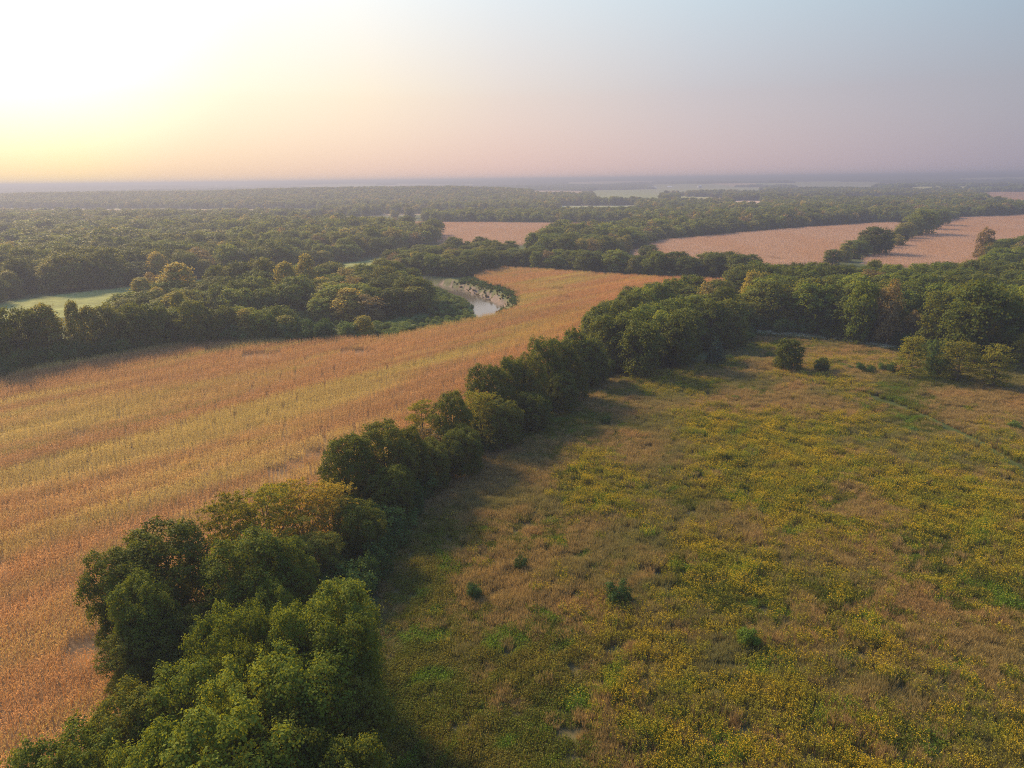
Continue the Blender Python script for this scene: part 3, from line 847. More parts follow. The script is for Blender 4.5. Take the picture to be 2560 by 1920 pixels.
# ------------------------------------------------------------------ ground
def build_ground():
    rr = [6, 12, 18, 25]
    while rr[-1] < 12000: rr.append(rr[-1] * (1.0085 if rr[-1] < 1400 else 1.016))
    rr = np.array(rr)
    A = np.concatenate([np.linspace(-180, -46, 24)[:-1], np.linspace(-46, 46, 520), np.linspace(46, 180, 24)[1:]])
    az = np.radians(A)
    Rg, Ag = np.meshgrid(rr, az, indexing='ij')
    X = Rg * np.sin(Ag); Y = Rg * np.cos(Ag)
    Z = H(X.ravel(), Y.ravel()).reshape(X.shape)
    nr, na = X.shape
    V = np.stack([X, Y, Z], -1).reshape(-1, 3)
    i = np.arange(nr - 1)[:, None] * na + np.arange(na - 1)[None, :]
    Fc = np.stack([i, i + na, i + na + 1, i + 1], -1).reshape(-1, 4)
    c0 = len(V); V = np.vstack([V, [[0, 0, 0]]])
    me = mesh_from('ground', V, Fc, [], smooth=True)
    # surface cover: 0 rough green, 1 corn soil, 2 meadow turf, 3 river mud, 4 hay, 5 far arable
    x = V[:, 0]; y = V[:, 1]; r = np.hypot(x, y)
    cols = np.zeros((len(V), 4), np.float32); cols[:, 3] = 1
    base = np.array([.045, .060, .022]); cols[:, :3] = base
    f = fbm(x / 600 + 3, y / 260, 91, 3)[:, None]; farcol = np.where(f > .56, [[.26, .26, .10]], np.where(f > .46, [[.15, .19, .07]], [[.34, .25, .16]]))
    w = sstep((r - 1150) / 200)[:, None]
    cols[:, :3] = cols[:, :3] * (1 - w) + farcol * w
    m = inside(CORN, x, y); cols[m, :3] = (.150, .105, .062)
    m = inside(MEADOW, x, y); cols[m, :3] = (.085, .075, .034)
    m = (r < 400) & (line_dist(TRACK, x, y) < 2.2); cols[m, :3] = (.040, .055, .016)
    for p in PINK: cols[inside(p, x, y), :3] = (.24, .165, .11)
    for q, c in FARF: cols[inside(q, x, y), :3] = c
    m = inside(HAY, x, y); cols[m, :3] = np.array([.165, .185, .06]) * (.7 + .6 * fbm(x[m] / 12, y[m] / 5, 44, 3))[:, None]
    m = (r > 200) & (r < 700) & (x < 60); idx = np.where(m)[0]
    d, s = river_dist(x[idx], y[idx])
    mud = idx[(d < 13.5) & (s > 0) & (V[idx, 2] < -.15 - .8 * vnoise(V[idx, 0] / 2.5, V[idx, 1] / 2.5, 9))]; mk_ = vnoise(V[mud, 0] / 4, V[mud, 1] / 4, 71)[:, None]; yy_ = sstep((V[mud, 1] - 372) / 40)[:, None]; cols[mud, :3] = np.where(mk_ > .62 - .35 * yy_, [[.085, .09, .045]], [[.165, .13, .11]])
    mud = idx[(d < 5.5) & (s < 0)]; cols[mud, :3] = (.16, .135, .11)
    g = idx[(d >= 5.5) & (d < 45) & (s < 0)]; cols[g, :3] = (.075, .125, .035)
    g = idx[(d < 19) & (s > 0) & (V[idx, 2] >= -.35)]; cols[g, :3] = (.085, .095, .035)
    a = me.color_attributes.new('cover', 'FLOAT_COLOR', 'POINT'); a.data.foreach_set('color', cols.ravel())
    mt, nt, lk = mat_new('ground_cover')
    at = N(nt, 'ShaderNodeAttribute', attribute_name='cover')
    n1 = noise_at(nt, lk, .35, (1, 1, 1), 6); n2 = noise_at(nt, lk, .03, (1, 1, 1), 4)
    k = mth(nt, lk, 'ADD', mth(nt, lk, 'MULTIPLY', n1, 1.1), mth(nt, lk, 'MULTIPLY', n2, .9))
    cb = nt.new('ShaderNodeCombineColor')
    for q in range(3): lk.new(k, cb.inputs[q])
    col = mixc(nt, lk, 1.0, at.outputs['Color'], cb.outputs[0], 'MULTIPLY')
    d = nt.new('ShaderNodeBsdfPrincipled'); d.inputs['Roughness'].default_value = .95; d.inputs['Specular IOR Level'].default_value = .1
    lk.new(col, d.inputs['Base Color'])
    bp = nt.new('ShaderNodeBump'); bp.inputs['Strength'].default_value = .5; bp.inputs['Distance'].default_value = .6
    lk.new(n1, bp.inputs['Height']); lk.new(bp.outputs[0], d.inputs['Normal'])
    o = nt.new('ShaderNodeOutputMaterial'); lk.new(d.outputs[0], o.inputs[0])
    me.materials.append(mt)
    return tag(link('ground', me), 'rolling farmland ground reaching to the horizon', None, None, 'structure')
build_ground()

# river water
def build_river():
    V = []; Fc = []
    for i, p in enumerate(RIV):
        t = RIV[min(i + 1, len(RIV) - 1)] - RIV[max(i - 1, 0)]; t /= np.linalg.norm(t); nn = np.array([-t[1], t[0]])
        for k in (-11, -4, 4, 11):
            q = p + nn * k; V.append((q[0], q[1], -3.2))
    for i in range(len(RIV) - 1):
        for k in range(3): Fc.append((i * 4 + k, i * 4 + k + 1, i * 4 + k + 5, i * 4 + k + 4))
    mt, nt, lk = mat_new('river_water')
    d = nt.new('ShaderNodeBsdfPrincipled'); d.inputs['Base Color'].default_value = (.10, .085, .065, 1); d.inputs['Roughness'].default_value = .06
    bp = nt.new('ShaderNodeBump'); bp.inputs['Strength'].default_value = .25; bp.inputs['Distance'].default_value = .12
    lk.new(noise_at(nt, lk, .9, (1, 1, 1), 4), bp.inputs['Height']); lk.new(bp.outputs[0], d.inputs['Normal'])
    o = nt.new('ShaderNodeOutputMaterial'); lk.new(d.outputs[0], o.inputs[0])
    tag(link('river_water', mesh_from('river_water', V, Fc, [mt])), 'silvery shallow river curving round the corner of the cornfield', None, None, 'structure')
build_river()

# ------------------------------------------------------------------ crops and meadow
ROW = R(18)      # rows run 18 degrees left of the view
def grass_mat(name, a, b, c, d=None, scale=.05, stretch=(1, 1, .02), rot=0, lo=.4, hi=.62, transl=.35, warm=(1.1, 1.0, .7), near_orange=None):
    m, nt, lk = mat_new(name)
    at = N(nt, 'ShaderNodeAttribute', attribute_name='rnd')
    col = mixc(nt, lk, at.outputs['Fac'], a, b)
    col = mixc(nt, lk, ramp01(nt, lk, noise_at(nt, lk, scale, stretch, 3, rot), lo, hi), col, c)
    if d is not None:
        col = mixc(nt, lk, ramp01(nt, lk, noise_at(nt, lk, scale * 2.3, (stretch[0], stretch[1] * 1.1, stretch[2]), 2, rot + .1), .52, .68), col, d)
    if near_orange is not None:
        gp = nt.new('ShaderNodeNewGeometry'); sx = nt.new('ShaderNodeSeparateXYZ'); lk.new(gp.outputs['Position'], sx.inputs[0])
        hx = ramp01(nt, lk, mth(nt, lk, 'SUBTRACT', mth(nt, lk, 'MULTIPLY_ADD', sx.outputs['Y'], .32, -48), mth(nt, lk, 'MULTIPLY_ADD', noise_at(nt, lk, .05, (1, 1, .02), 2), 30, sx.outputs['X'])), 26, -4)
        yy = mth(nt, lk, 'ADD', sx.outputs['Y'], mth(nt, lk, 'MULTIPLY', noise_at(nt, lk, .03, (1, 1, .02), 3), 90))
        col = mixc(nt, lk, mth(nt, lk, 'MULTIPLY', mth(nt, lk, 'MAXIMUM', ramp01(nt, lk, yy, 190, 95), hx), .65), col, near_orange)  # more orange towards the near end and along the hedge side
    v = noise_at(nt, lk, .8, (1, 1, .3), 3)
    k = mth(nt, lk, 'MULTIPLY_ADD', v, 1.0, .5)
    if near_orange is not None:
        k = mth(nt, lk, 'MULTIPLY', k, mth(nt, lk, 'MULTIPLY_ADD', ramp01(nt, lk, noise_at(nt, lk, .33, (.035, 1, .02), 3, R(46)), .36, .66), .42, .76))
    cb = nt.new('ShaderNodeCombineColor')
    for q in range(3): lk.new(k, cb.inputs[q])
    col = mixc(nt, lk, 1.0, col, cb.outputs[0], 'MULTIPLY')
    leaf_shader(m, nt, lk, col, transl, .7, warm)
    return m

def blades(r, cx, cy, h, w, lean, up=0.0):
    """bent three-corner blades as quads"""
    n = len(cx); a = r.uniform(0, 6.28, n); b = r.uniform(0, 6.28, n)
    dx = np.cos(a) * w / 2; dy = np.sin(a) * w / 2
    lx = np.cos(b) * lean * h; ly = np.sin(b) * lean * h
    V = np.stack([np.stack([cx - dx, cy - dy, up + 0 * h], 1), np.stack([cx + dx, cy + dy, up + 0 * h], 1),
                  np.stack([cx + lx + dx * .35, cy + ly + dy * .35, up + h], 1), np.stack([cx + lx - dx * .35, cy + ly - dy * .35, up + h * .96], 1)], 1).reshape(-1, 3)
    return V, np.arange(4 * n).reshape(n, 4)

MC = grass_mat('corn_leaves', (.33, .175, .065), (.52, .295, .12), (.48, .355, .11), (.36, .29, .08), .042, (.14, 1.2, .02), R(46), .48, .60, .35, near_orange=(.50, .235, .075))
MT = grass_mat('corn_tassels', (.44, .27, .13), (.60, .37, .19), (.52, .41, .13), None, .042, (.14, 1.2, .02), R(46), .47, .60, .3)
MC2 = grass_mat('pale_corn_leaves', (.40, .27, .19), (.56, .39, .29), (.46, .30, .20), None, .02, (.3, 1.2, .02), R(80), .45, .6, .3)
def corn_patch(seed, W=3.8, ms=None, jit=.06):
    r = np.random.default_rng(seed); Vs = []; Fs = []; mi = []; rn = []; off = 0
    rows = 5; per = 13
    px = np.repeat((np.arange(rows) + .5) * W / rows - W / 2, per); py = np.tile((np.arange(per) + .5) * W / per - W / 2, rows)
    px = px + r.normal(0, jit, px.shape); py = py + r.normal(0, .12, py.shape)
    h = r.uniform(1.9, 2.5, px.shape)
    def add(V, Fc, m, rv):
        nonlocal off
        Vs.append(V); Fs.append(Fc + off); off += len(V); mi.extend([m] * len(Fc)); rn.append(rv)
    V, Fc = blades(r, px, py, h, .05, .04); add(V, Fc, 0, r.random(len(Fc)) * .4)
    for k in range(7):                                   # arching leaves, inner and outer half
        a = r.uniform(0, 6.28, px.shape); z0 = h * r.uniform(.25, .85, px.shape); L = r.uniform(.35, .65, px.shape); w = r.uniform(.05, .09, px.shape)
        nx = -np.sin(a) * w / 2; ny = np.cos(a) * w / 2
        m1x = px + np.cos(a) * L * .5; m1y = py + np.sin(a) * L * .5; z1 = z0 + L * r.uniform(.1, .5, px.shape)
        e1x = px + np.cos(a) * L; e1y = py + np.sin(a) * L; z2 = z1 - L * r.uniform(.1, .9, px.shape)
        V = np.stack([np.stack([px, py, z0], 1), np.stack([m1x - nx, m1y - ny, z1], 1), np.stack([e1x, e1y, z2], 1), np.stack([m1x + nx, m1y + ny, z1], 1)], 1).reshape(-1, 3)
        add(V, np.arange(len(V)).reshape(-1, 4), 0, r.random(len(px)))
    for k in range(3):
        V, Fc = blades(r, px + r.normal(0, .03, px.shape), py + r.normal(0, .03, px.shape), r.uniform(.22, .4, px.shape), .035, .35, up=0)
        V[:, 2] += np.repeat(h, 4) * .97; add(V, Fc, 1, r.random(len(Fc)))
    return mesh_from('corn_patch', np.vstack(Vs), np.vstack(Fs), ms or [MC, MT], np.concatenate(rn), mi)
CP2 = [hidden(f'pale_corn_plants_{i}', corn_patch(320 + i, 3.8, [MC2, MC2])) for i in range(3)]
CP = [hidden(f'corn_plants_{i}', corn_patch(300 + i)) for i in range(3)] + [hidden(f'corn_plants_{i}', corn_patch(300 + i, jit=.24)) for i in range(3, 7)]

def grid_pts(poly, W, ang, jit=0, marg=.3):
    c, s = math.cos(ang), math.sin(ang)
    Q = np.stack([poly[:, 0] * c - poly[:, 1] * s, poly[:, 0] * s + poly[:, 1] * c], 1)
    lo = Q.min(0); hi = Q.max(0)
    gx, gy = np.meshgrid(np.arange(lo[0], hi[0] + W, W), np.arange(lo[1], hi[1] + W, W))
    gx = gx.ravel(); gy = gy.ravel()
    x = gx * c + gy * s; y = -gx * s + gy * c
    m = inside(poly, x, y)
    return x[m], y[m]

def corn(name, poly, W, label, cond=None, scale=1.0):
    ang = -ROW
    x, y = grid_pts(poly, W, ang)

    m = np.ones(len(x), bool)
    if cond is not None: m &= cond(x, y)
    px, py, w = project(np.stack([x, y, 0 * x], 1)); m &= (w > 5) & (px > -150) & (px < 2710) & (py < 2080)
    x = x[m]; y = y[m]; n = len(x); r = np.random.default_rng(5)
    far = np.hypot(x, y) > 105 + 40 * r.random(n)
    rot = np.stack([0 * x, 0 * x, -ang * 1.0 + np.where(r.random(n) < .5, 0, math.pi)], 1)
    x = x + np.where(far, r.normal(0, .3, n), 0); y = y + np.where(far, r.normal(0, .3, n), 0)
    hs = .94 + .14 * fbm(x / 14, y / 14, 66, 3)
    scl = np.stack([np.full(n, scale), np.full(n, scale), hs], 1)
    print(name, n)
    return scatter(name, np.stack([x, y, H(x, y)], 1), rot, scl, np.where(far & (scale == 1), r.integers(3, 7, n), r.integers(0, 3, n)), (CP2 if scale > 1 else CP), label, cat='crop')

def corn_cond(x, y):
    d = line_dist(GAP, x, y)
    holes = np.zeros(len(x), bool)
    for px, py, a, b in [(655, 893, 7, 3), (885, 886, 6, 2.5), (1340, 703, 6, 2.5), (1384, 728, 7, 3.5), (1300, 697, 5, 2), (1405, 750, 5, 2.5), (205, 1090, 2.5, 2), (205, 1640, 1.0, 3.0)]:
        p = G(px, py); holes |= ((x - p[0]) / a) ** 2 + ((y - p[1]) / b) ** 2 < 1
    rd, s = river_dist(x, y)
    return (d > .55 + .7 * vnoise(x / 6, y / 6, 2)) & ~holes & ~((rd < 15) & (np.hypot(x, y) < 700) & (np.hypot(x, y) > 200))
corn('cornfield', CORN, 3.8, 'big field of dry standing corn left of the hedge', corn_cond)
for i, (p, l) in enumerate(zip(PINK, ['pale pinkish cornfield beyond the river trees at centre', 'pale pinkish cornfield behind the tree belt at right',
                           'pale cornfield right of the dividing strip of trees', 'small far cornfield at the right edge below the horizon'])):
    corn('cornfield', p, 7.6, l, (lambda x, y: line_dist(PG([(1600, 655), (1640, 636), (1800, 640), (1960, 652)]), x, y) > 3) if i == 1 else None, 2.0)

MS = grass_mat('straw_grass', (.215, .162, .068), (.410, .310, .135), (.200, .195, .075), (.34, .235, .105), .028, (1, 1.4, .02), .3, .45, .62, .35)
MG = grass_mat('green_forbs', (.070, .098, .016), (.150, .168, .026), (.165, .155, .032), (.11, .185, .020), .06, (1, 1.4, .02), .6, .45, .62, .35, (1.2, 1.1, .5))
MY = grass_mat('goldenrod_flowers', (.50, .36, .02), (.70, .50, .03), (.38, .34, .03), None, .2, transl=.3)
def meadow_patch(seed, kind, W=1.7):
    r = np.random.default_rng(seed); Vs = []; Fs = []; mi = []; rn = []; off = 0
    def add(V, Fc, m, rv=None):
        nonlocal off
        Vs.append(V); Fs.append(Fc + off); off += len(V); mi.extend([m] * len(Fc)); rn.append(r.random(len(Fc)) if rv is None else rv)
    def disk(n):
        a = r.uniform(0, 6.28, n); q = W / 2 * np.sqrt(r.random(n)) * 1.15
        return q * np.cos(a), q * np.sin(a)
    if kind == 'straw':
        tx, ty = disk(26); k = r.integers(0, 26, 330)
        V, Fc = blades(r, tx[k] + r.normal(0, .07, 330), ty[k] + r.normal(0, .07, 330), r.uniform(.45, 1.05, 330), .040, .38); add(V, Fc, 0)
        x, y = disk(60); V, Fc = blades(r, x, y, r.uniform(.2, .5, 60), .05, .3); add(V, Fc, 1)
    elif kind == 'green':
        for _ in range(3):
            x, y = disk(55); z = r.uniform(.15, .75, 55); P = np.stack([x, y, z], 1)
            Nn = r.normal(size=(55, 3)) + [0, 0, .8]; Nn /= np.linalg.norm(Nn, axis=1)[:, None]
            V, Fc = quads(P, Nn, r.uniform(.06, .13, 55), r.uniform(.04, .08, 55), r); add(V, Fc, 1)
        x, y = disk(120); V, Fc = blades(r, x, y, r.uniform(.35, .85, 120), .05, .22); add(V, Fc, 1)
        x, y = disk(30); V, Fc = blades(r, x, y, r.uniform(.4, .9, 30), .035, .3); add(V, Fc, 0)
    else:
        x, y = disk(34); h = r.uniform(.8, 1.35, 34)
        V, Fc = blades(r, x, y, h, .05, .05); add(V, Fc, 1)
        for _ in range(7):
            z = h * r.uniform(.15, .85, 34); P = np.stack([x, y, z], 1) + r.normal(0, .05, (34, 3))
            Nn = r.normal(size=(34, 3)); Nn /= np.linalg.norm(Nn, axis=1)[:, None]
            V, Fc = quads(P, Nn, r.uniform(.05, .10, 34), r.uniform(.03, .05, 34), r); add(V, Fc, 1)
        for _ in range(3):
            P = np.stack([x, y, h], 1) + r.normal(0, .055, (34, 3))
            Nn = r.normal(size=(34, 3)) + [0, 0, .5]; Nn /= np.linalg.norm(Nn, axis=1)[:, None]
            V, Fc = quads(P, Nn, r.uniform(.028, .055, 34), r.uniform(.02, .04, 34), r); add(V, Fc, 2)
        x, y = disk(50); V, Fc = blades(r, x, y, r.uniform(.3, .8, 50), .04, .35); add(V, Fc, 0)
    return mesh_from('meadow_patch', np.vstack(Vs), np.vstack(Fs), [MS, MG, MY], np.concatenate(rn), mi)

MW = grass_mat('pale_weed_heads', (.42, .44, .34), (.62, .62, .52), (.34, .38, .24), None, .3, transl=.3)
WP = [hidden(f'pale_weeds_patch_{i}', meadow_patch(460 + i, 'golden')) for i in range(3)]
for o_ in WP: o_.data.materials[2] = MW
wl = _smooth(PG([(1875, 836), (1930, 838), (2000, 845), (2080, 853), (2160, 864), (2225, 876)]), 1)
k_ = r_.integers(0, len(wl) - 1, 420); t_ = r_.random((420, 1)); pw = wl[k_] * (1 - t_) + wl[k_ + 1] * t_ + r_.normal(0, 1.1, (420, 2))
scatter('pale_weeds', np.stack([pw[:, 0], pw[:, 1], H(pw[:, 0], pw[:, 1])], 1), np.stack([pw[:, 0] * 0, pw[:, 0] * 0, pw[:, 0]], 1), np.stack([np.full(420, 1.3), np.full(420, 1.3), r_.uniform(.8, 1.4, 420)], 1),
        r_.integers(0, 3, 420), WP, 'strip of pale flowering weeds along the foot of the dark wood', cat='weeds')
lo = MEADOW.min(0); hi = MEADOW.max(0)
ax = []; ay = []
n = int((hi[0] - lo[0]) * (hi[1] - lo[1]) * 1.35)
x = r_.uniform(lo[0], hi[0], n); y = r_.uniform(lo[1], hi[1], n)
m = inside(MEADOW, x, y); px, py, w = project(np.stack([x, y, 0 * x], 1)); m &= (w > 5) & (px > -80) & (px < 2640) & (py < 2030)
m &= line_dist(TRACK, x, y) > 1.7
x = x[m]; y = y[m]; n = len(x); print('meadow patches', n)
PXm, PYm, _ = project(np.stack([x, y, 0 * x], 1))
gy_ = fbm(x / 15 + 5, y / 19, 101, 4); gg_ = fbm(x / 13 + 50, y / 17, 111, 4)
# goldenrod drifts: broad on the right, sparse on the left; green: mostly along the middle left
wy = (1 - sstep((y - 165) / 30)) * .12 - .10 + .42 * np.exp(-((x - 38 - .18 * (y - 60)) / 26) ** 2) + .40 * np.exp(-((y - 125) / 22) ** 2) * sstep((x - 5) / 30)
wg = .38 * np.exp(-((x + 1 - .10 * (y - 60)) / 14) ** 2) + .12
jit = r_.normal(0, .085, n)
cls = np.zeros(n, int)
cls = np.where(gg_ + wg * .45 + jit > .62, 1, cls)
cls = np.where(gy_ + wy * .42 + jit * 1.4 > .72, 2, cls)
Zm = H(x, y)
rot = np.stack([r_.uniform(-.06, .06, n), r_.uniform(-.06, .06, n), r_.uniform(0, 6.28, n)], 1)
hs = (.35 + .8 * fbm(x / 7, y / 7, 121, 3) + .6 * vnoise(x / 2.2, y / 2.2, 131)) * r_.uniform(.75, 1.25, n)
hs = np.where(edge_dist(MEADOW, x, y) < 4.5, hs * .6, hs)
scl = np.stack([np.ones(n), np.ones(n), hs], 1)
for k, (nm, kd, lb) in enumerate([('straw_grass', 'straw', 'tan and pinkish dry grass covering the meadow'), ('meadow_weeds', 'green', 'green leafy weeds in drifts through the meadow'),
                                  ('goldenrod', 'golden', 'yellow flowering goldenrod in patches over the meadow')]):
    mk = cls == k
    pr = [hidden(f'{nm}_patch_{i}', meadow_patch(400 + 10 * k + i, kd)) for i in range(4)]
    scatter(nm, np.stack([x, y, Zm], 1)[mk], rot[mk], scl[mk], r_.integers(0, 4, mk.sum()), pr, lb, cat='meadow plants')

# low growth: river banks, hay, wood edges
def low_growth(name, poly, dens, label, hr=(.6, 1.6), cond=None, keys=('shrub_mid0', 'shrub_mid1'), dr=(1.5, 4)):
    lo = poly.min(0); hi = poly.max(0); n = int((hi[0] - lo[0]) * (hi[1] - lo[1]) * dens)
    x = r_.uniform(lo[0], hi[0], n); y = r_.uniform(lo[1], hi[1], n); m = inside(poly, x, y)
    if cond is not None: m &= cond(x, y)
    x = x[m]; y = y[m]; n = len(x); s = r_.uniform(*dr, n) / 18
    scatter(name, np.stack([x, y, H(x, y) - .1], 1), np.stack([0 * x, 0 * x, r_.uniform(0, 6.28, n)], 1), np.stack([s, s, r_.uniform(*hr, n) / HN], 1),
            r_.integers(0, len(keys), n), [hidden('leafy_' + k, PROTO[k][0]) for k in keys], label, cat='undergrowth')
BANK = PG([(520, 862), (700, 858), (900, 853), (1000, 842), (1140, 812), (1190, 795), (1180, 755), (1100, 715), (1000, 715), (900, 760), (500, 830)])
def bank_c(x, y):
    d, s = river_dist(x, y); return (d > 5.5)
low_growth('bank_undergrowth', BANK, .16, 'green willow scrub covering the inside bank of the river bend', (1.0, 3.0), bank_c, keys=('willow_mid0', 'willow_mid0', 'shrub_mid1'))
SLOPE = PG([(1130, 700), (1190, 700), (1262, 718), (1298, 745), (1280, 780), (1235, 795), (1225, 780), (1240, 765), (1200, 745), (1130, 722)])
low_growth('river_bank_weeds', SLOPE, .16, 'weeds clinging to the eroded river bank', (.5, 1.4), lambda x, y: river_dist(x, y)[0] > 5.5, keys=('oak_far0', 'rust_far0'), dr=(.8, 2.4))
VERGE = PG([(1160, 694), (1190, 696), (1225, 706), (1262, 716), (1292, 730), (1300, 752), (1288, 776), (1250, 792), (1240, 780), (1270, 760), (1278, 745), (1255, 731), (1200, 718), (1140, 706)])
low_growth('bank_top_weeds', VERGE, .5, 'weedy fringe on top of the eroded mud bank', (.6, 1.6), lambda x, y: river_dist(x, y)[0] > 9.0 + 5 * vnoise(x / 4, y / 4, 33), dr=(1.0, 2.4))

def strip(P, w):
    """polygon of half-width w about a line"""
    L = []; Rr = []
    for i, p in enumerate(P):
        t = P[min(i + 1, len(P) - 1)] - P[max(i - 1, 0)]; t = t / np.linalg.norm(t); nn = np.array([-t[1], t[0]])
        L.append(p + nn * w); Rr.append(p - nn * w)
    return np.array(L + Rr[::-1])
FE = PG([(-150, 972), (0, 940), (110, 913), (266, 889), (400, 866), (500, 857), (640, 850), (820, 850)])
low_growth('field_edge_undergrowth', strip(FE, 5.5), .22, 'leafy undergrowth closing the foot of the river bank trees', (3.0, 8.0), dr=(3.5, 7))
HE = PG([(820, 1560), (880, 1440), (930, 1360), (990, 1260), (1050, 1195), (1150, 1130), (1270, 1065), (1380, 995), (1470, 945), (1560, 912), (1700, 905)])
low_growth('hedge_undergrowth', strip(HE, 4.0), .22, 'dark undergrowth along the foot of the hedge', (2.0, 6.5), dr=(3.0, 6))
DE = PG([(1800, 872), (1860, 832), (1960, 828), (2080, 843), (2240, 866), (2330, 892), (2460, 903), (2640, 890)])
low_growth('wood_edge_undergrowth', strip(DE, 4.5), .16, 'dark undergrowth at the foot of the wood beyond the meadow', (2.5, 7.0), dr=(3.5, 7))

def barn(px, py, L_, W_, h_, label, rz):
    import bmesh
    p = G(px, py)
    e = bpy.data.objects.new('barn', None); COL.objects.link(e); e.location = (p[0], p[1], p[2]); e.rotation_euler = (0, 0, rz)
    tag(e, label, 'barn', 'white farm buildings far off')
    mw_ = bpy.data.materials.get('barn_paint')
    if not mw_:
        mw_ = bark_mat('barn_paint', (.70, .70, .68), (.82, .82, .80)); bark_mat('barn_roof', (.62, .64, .66), (.76, .78, .80))
    a, b = L_ / 2, W_ / 2; r_h = h_ + W_ * .28
    V = [(-a, -b, -3), (a, -b, -3), (a, b, -3), (-a, b, -3), (-a, -b, h_), (a, -b, h_), (a, b, h_), (-a, b, h_), (-a, 0, r_h), (a, 0, r_h)]
    me = bpy.data.meshes.new('wall'); me.from_pydata(V, [], [(0, 1, 5, 4), (2, 3, 7, 6), (1, 2, 6, 9, 5), (3, 0, 4, 8, 7)]); me.materials.append(mw_); link('wall', me, e)
    o_ = 1.0; k = W_ * .28 / b * o_
    V = [(-a - o_, -b - o_, h_ - k + .15), (a + o_, -b - o_, h_ - k + .15), (a + o_, 0, r_h + .15), (-a - o_, 0, r_h + .15), (a + o_, b + o_, h_ - k + .15), (-a - o_, b + o_, h_ - k + .15)]
    V += [(x_, y_, z_ + .3) for x_, y_, z_ in V]
    me = bpy.data.meshes.new('roof'); me.from_pydata(V, [], [(0, 1, 2, 3), (3, 2, 4, 5), (6, 9, 8, 7), (9, 11, 10, 8), (0, 6, 7, 1), (4, 10, 11, 5), (1, 7, 8, 2), (2, 8, 10, 4), (0, 3, 9, 6), (3, 5, 11, 9)])
    me.materials.append(bpy.data.materials['barn_roof']); link('roof', me, e)
    me = bpy.data.meshes.new('door'); me.from_pydata([(-3, -b - .1, 0), (3, -b - .1, 0), (3, -b - .1, 4.5), (-3, -b - .1, 4.5)], [], [(0, 1, 2, 3)]); me.materials.append(M['bark']); link('door', me, e)
barn(1628, 472, 52, 16, 6, 'long white farm building far off in the hazy fields', .1)
barn(1674, 470, 26, 14, 6, 'small white farm building right of the long one', -.3)
barn(1748, 469, 22, 14, 9, 'tall pale building shape added for a bright glint, rightmost in the hazy fields', .4)  # pale building added to stand in for a small bright glint

# ------------------------------------------------------------------ haze
def haze():
    import bmesh
    bm = bmesh.new(); bmesh.ops.create_cube(bm, size=1)
    for v in bm.verts: v.co = Vector((v.co.x * 25200, v.co.y * 25200, -30 if v.co.z < 0 else 66))
    me = bpy.data.meshes.new('haze'); bm.to_mesh(me); bm.free()
    mt = bpy.data.materials.new('haze_air'); mt.use_nodes = True; nt = mt.node_tree.nodes; nt.clear(); lk = mt.node_tree.links
    v = nt.new('ShaderNodeVolumePrincipled'); v.inputs['Color'].default_value = (.30, .34, .465, 1); v.inputs['Density'].default_value = 4.3e-4
    v.inputs['Anisotropy'].default_value = .32
    o = nt.new('ShaderNodeOutputMaterial'); lk.new(v.outputs[0], o.inputs['Volume'])
    me.materials.append(mt)
    tag(link('haze', me), 'thin evening haze over the whole valley', None, None, 'stuff')
haze()

# ------------------------------------------------------------------ light
S_EXPO = 1.0
SUN_AZ = R(-46); SUN_EL = R(33)
sd = Vector((math.sin(SUN_AZ) * math.cos(SUN_EL), math.cos(SUN_AZ) * math.cos(SUN_EL), math.sin(SUN_EL)))
sl = bpy.data.lights.new('sun', 'SUN'); sl.energy = 5.0; sl.angle = R(11.0); sl.color = (1.0, .71, .39)
so = bpy.data.objects.new('sun', sl); COL.objects.link(so)
so.rotation_euler = sd.to_track_quat('Z', 'Y').to_euler()

W = bpy.data.worlds.new('World'); S.world = W; W.use_nodes = True
nt = W.node_tree.nodes; lk = W.node_tree.links; nt.clear()
sky = nt.new('ShaderNodeTexSky'); sky.sky_type = 'NISHITA'; sky.sun_disc = False
sky.sun_elevation = SUN_EL; sky.sun_rotation = SUN_AZ; sky.air_density = 1.2; sky.dust_density = 3.0; sky.ozone_density = 1.5
bg = nt.new('ShaderNodeBackground'); bg.inputs['Strength'].default_value = .10
tc = nt.new('ShaderNodeTexCoord')
vm = nt.new('ShaderNodeVectorMath'); vm.operation = 'NORMALIZE'; lk.new(tc.outputs['Generated'], vm.inputs[0])
dt = nt.new('ShaderNodeVectorMath'); dt.operation = 'DOT_PRODUCT'; lk.new(vm.outputs[0], dt.inputs[0]); dt.inputs[1].default_value = sd
sp = nt.new('ShaderNodeSeparateXYZ'); lk.new(vm.outputs[0], sp.inputs[0])
def cramp(v, stops):
    n = nt.new('ShaderNodeValToRGB'); lk.new(v, n.inputs[0]); cr = n.color_ramp; cr.interpolation = 'B_SPLINE'
    while len(cr.elements) < len(stops): cr.elements.new(.5)
    for e, (p, c) in zip(cr.elements, stops): e.position = p; e.color = (*c, 1)
    return n.outputs[0]
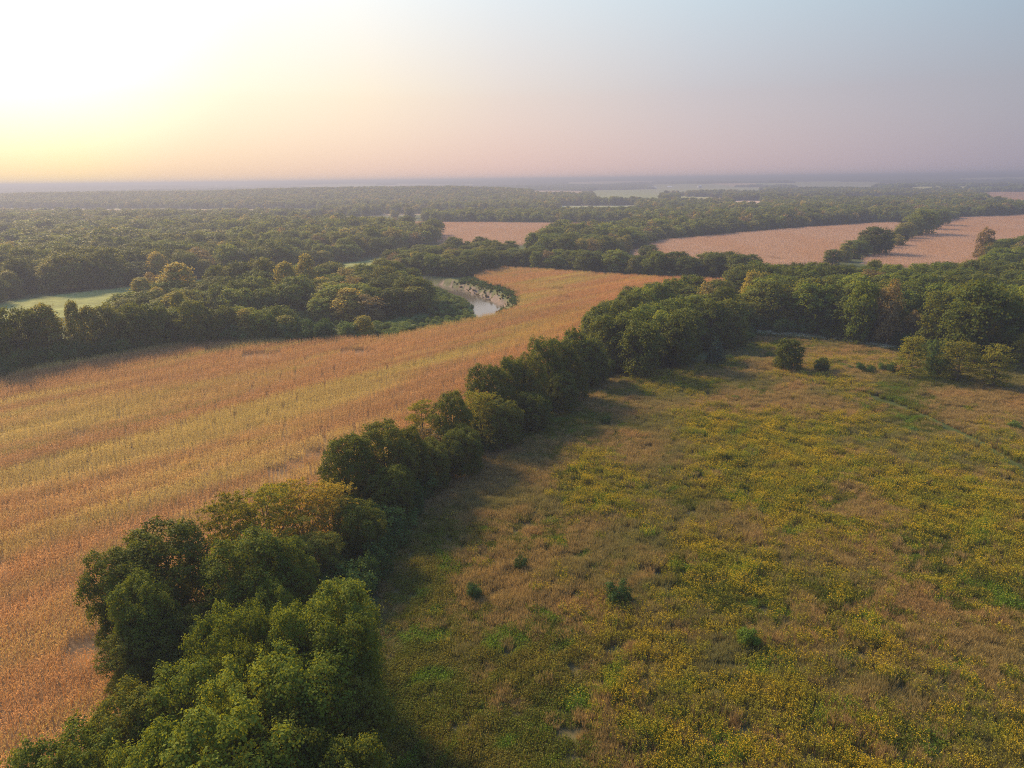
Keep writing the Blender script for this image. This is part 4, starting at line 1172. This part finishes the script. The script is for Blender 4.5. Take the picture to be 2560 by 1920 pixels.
# evening colour of the dusty air: three heights above the horizon, each by bearing from the sun
def lin(c): return tuple((v / 255 / 12.92 if v < 10 else ((v / 255 + .055) / 1.055) ** 2.4) for v in c)
hv = nt.new('ShaderNodeVectorMath'); hv.operation = 'MULTIPLY'; lk.new(vm.outputs[0], hv.inputs[0]); hv.inputs[1].default_value = (1, 1, 0)
hn = nt.new('ShaderNodeVectorMath'); hn.operation = 'NORMALIZE'; lk.new(hv.outputs[0], hn.inputs[0])
hd = nt.new('ShaderNodeVectorMath'); hd.operation = 'DOT_PRODUCT'; lk.new(hn.outputs[0], hd.inputs[0]); hd.inputs[1].default_value = (math.sin(R(-33)), math.cos(R(-33)), 0)
ang = mth(nt, lk, 'DIVIDE', mth(nt, lk, 'ARCCOSINE', mth(nt, lk, 'MULTIPLY', hd.outputs['Value'], .99999)), math.pi)
AZS = [x / 180 for x in (3, 8, 22, 33, 47, 60, 69, 110, 180)]
def band(cols):
    n = nt.new('ShaderNodeValToRGB'); lk.new(ang, n.inputs[0]); cr = n.color_ramp; cr.interpolation = 'EASE' if False else 'LINEAR'
    while len(cr.elements) < len(cols): cr.elements.new(.5)
    for e, p, c in zip(cr.elements, AZS, cols): e.position = p; e.color = (*lin(c), 1)
    return n.outputs[0]
low = band([(255, 222, 168), (255, 220, 184), (247, 212, 194), (236, 202, 194), (214, 190, 192), (190, 175, 185), (170, 163, 178), (135, 140, 165), (120, 130, 160)])
midb = band([(255, 253, 226), (255, 249, 222), (252, 234, 208), (230, 214, 206), (201, 194, 200), (179, 177, 188), (164, 167, 180), (140, 152, 178), (125, 142, 175)])
top = band([(255, 255, 255), (255, 255, 255), (250, 251, 247), (228, 234, 237), (203, 218, 227), (180, 200, 213), (160, 184, 202), (135, 162, 192), (120, 150, 188)])
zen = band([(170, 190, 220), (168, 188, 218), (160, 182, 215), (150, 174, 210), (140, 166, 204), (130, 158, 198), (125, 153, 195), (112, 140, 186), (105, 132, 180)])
elv = mth(nt, lk, 'DIVIDE', mth(nt, lk, 'ARCSINE', sp.outputs['Z']), math.pi / 2)      # 0 horizon, 1 zenith
def st(a_, b_): return ramp_lin(elv, a_, b_)
def ramp_lin(v, lo_, hi_):
    n = nt.new('ShaderNodeMapRange'); n.inputs[1].default_value = lo_; n.inputs[2].default_value = hi_; lk.new(v, n.inputs[0]); return n.outputs[0]
c = mixc(nt, lk, ramp_lin(elv, .008, .072), low, midb)
c = mixc(nt, lk, ramp_lin(elv, .065, .140), c, top)
zen = mixc(nt, lk, 1.0, zen, (2.6, 2.5, 2.4), 'MULTIPLY')  # sky above the frame, out of view, brightened to add ambient fill
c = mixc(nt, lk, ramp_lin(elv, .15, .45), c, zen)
# the hazed-out sun's aureole, brighter than paper white
sg = nt.new('ShaderNodeVectorMath'); sg.operation = 'DOT_PRODUCT'; lk.new(vm.outputs[0], sg.inputs[0])
sg.inputs[1].default_value = (math.sin(R(-33)) * math.cos(R(12)), math.cos(R(-33)) * math.cos(R(12)), math.sin(R(12)))
a2 = mth(nt, lk, 'DIVIDE', mth(nt, lk, 'ARCCOSINE', mth(nt, lk, 'MULTIPLY', sg.outputs['Value'], .99999)), math.pi)
gl = ramp01(nt, lk, a2, .085, .0)
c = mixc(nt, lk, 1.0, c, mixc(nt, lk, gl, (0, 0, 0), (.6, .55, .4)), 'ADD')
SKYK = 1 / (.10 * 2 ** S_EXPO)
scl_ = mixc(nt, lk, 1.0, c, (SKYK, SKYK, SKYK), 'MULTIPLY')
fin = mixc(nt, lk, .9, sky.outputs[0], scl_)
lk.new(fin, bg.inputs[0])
wo = nt.new('ShaderNodeOutputWorld'); lk.new(bg.outputs[0], wo.inputs[0])

# ------------------------------------------------------------------ camera and render
cd = bpy.data.cameras.new('camera'); cam = bpy.data.objects.new('camera', cd); COL.objects.link(cam)
cd.sensor_width = 36; cd.lens = 36 * F / 2560; cd.clip_start = .5; cd.clip_end = 80000
mw = Matrix.Identity(4)
for i in range(3):
    mw[i][0] = RT[i]; mw[i][1] = UP[i]; mw[i][2] = -FW[i]
mw[2][3] = CAMH
cam.matrix_world = mw
S.camera = cam
S.view_settings.view_transform = 'Standard'; S.view_settings.look = 'None'; S.view_settings.exposure = S_EXPO; S.view_settings.gamma = 1
S.render.engine = 'CYCLES'
cy = S.cycles
cy.max_bounces = 5; cy.diffuse_bounces = 3; cy.transmission_bounces = 3; cy.glossy_bounces = 2; cy.volume_bounces = 0; cy.transparent_max_bounces = 4
cy.use_denoising = False; cy.use_adaptive_sampling = False; cy.pixel_filter_type = 'BLACKMAN_HARRIS'; cy.filter_width = 1.05; cy.caustics_reflective = False; cy.caustics_refractive = False
cy.sample_clamp_indirect = 6
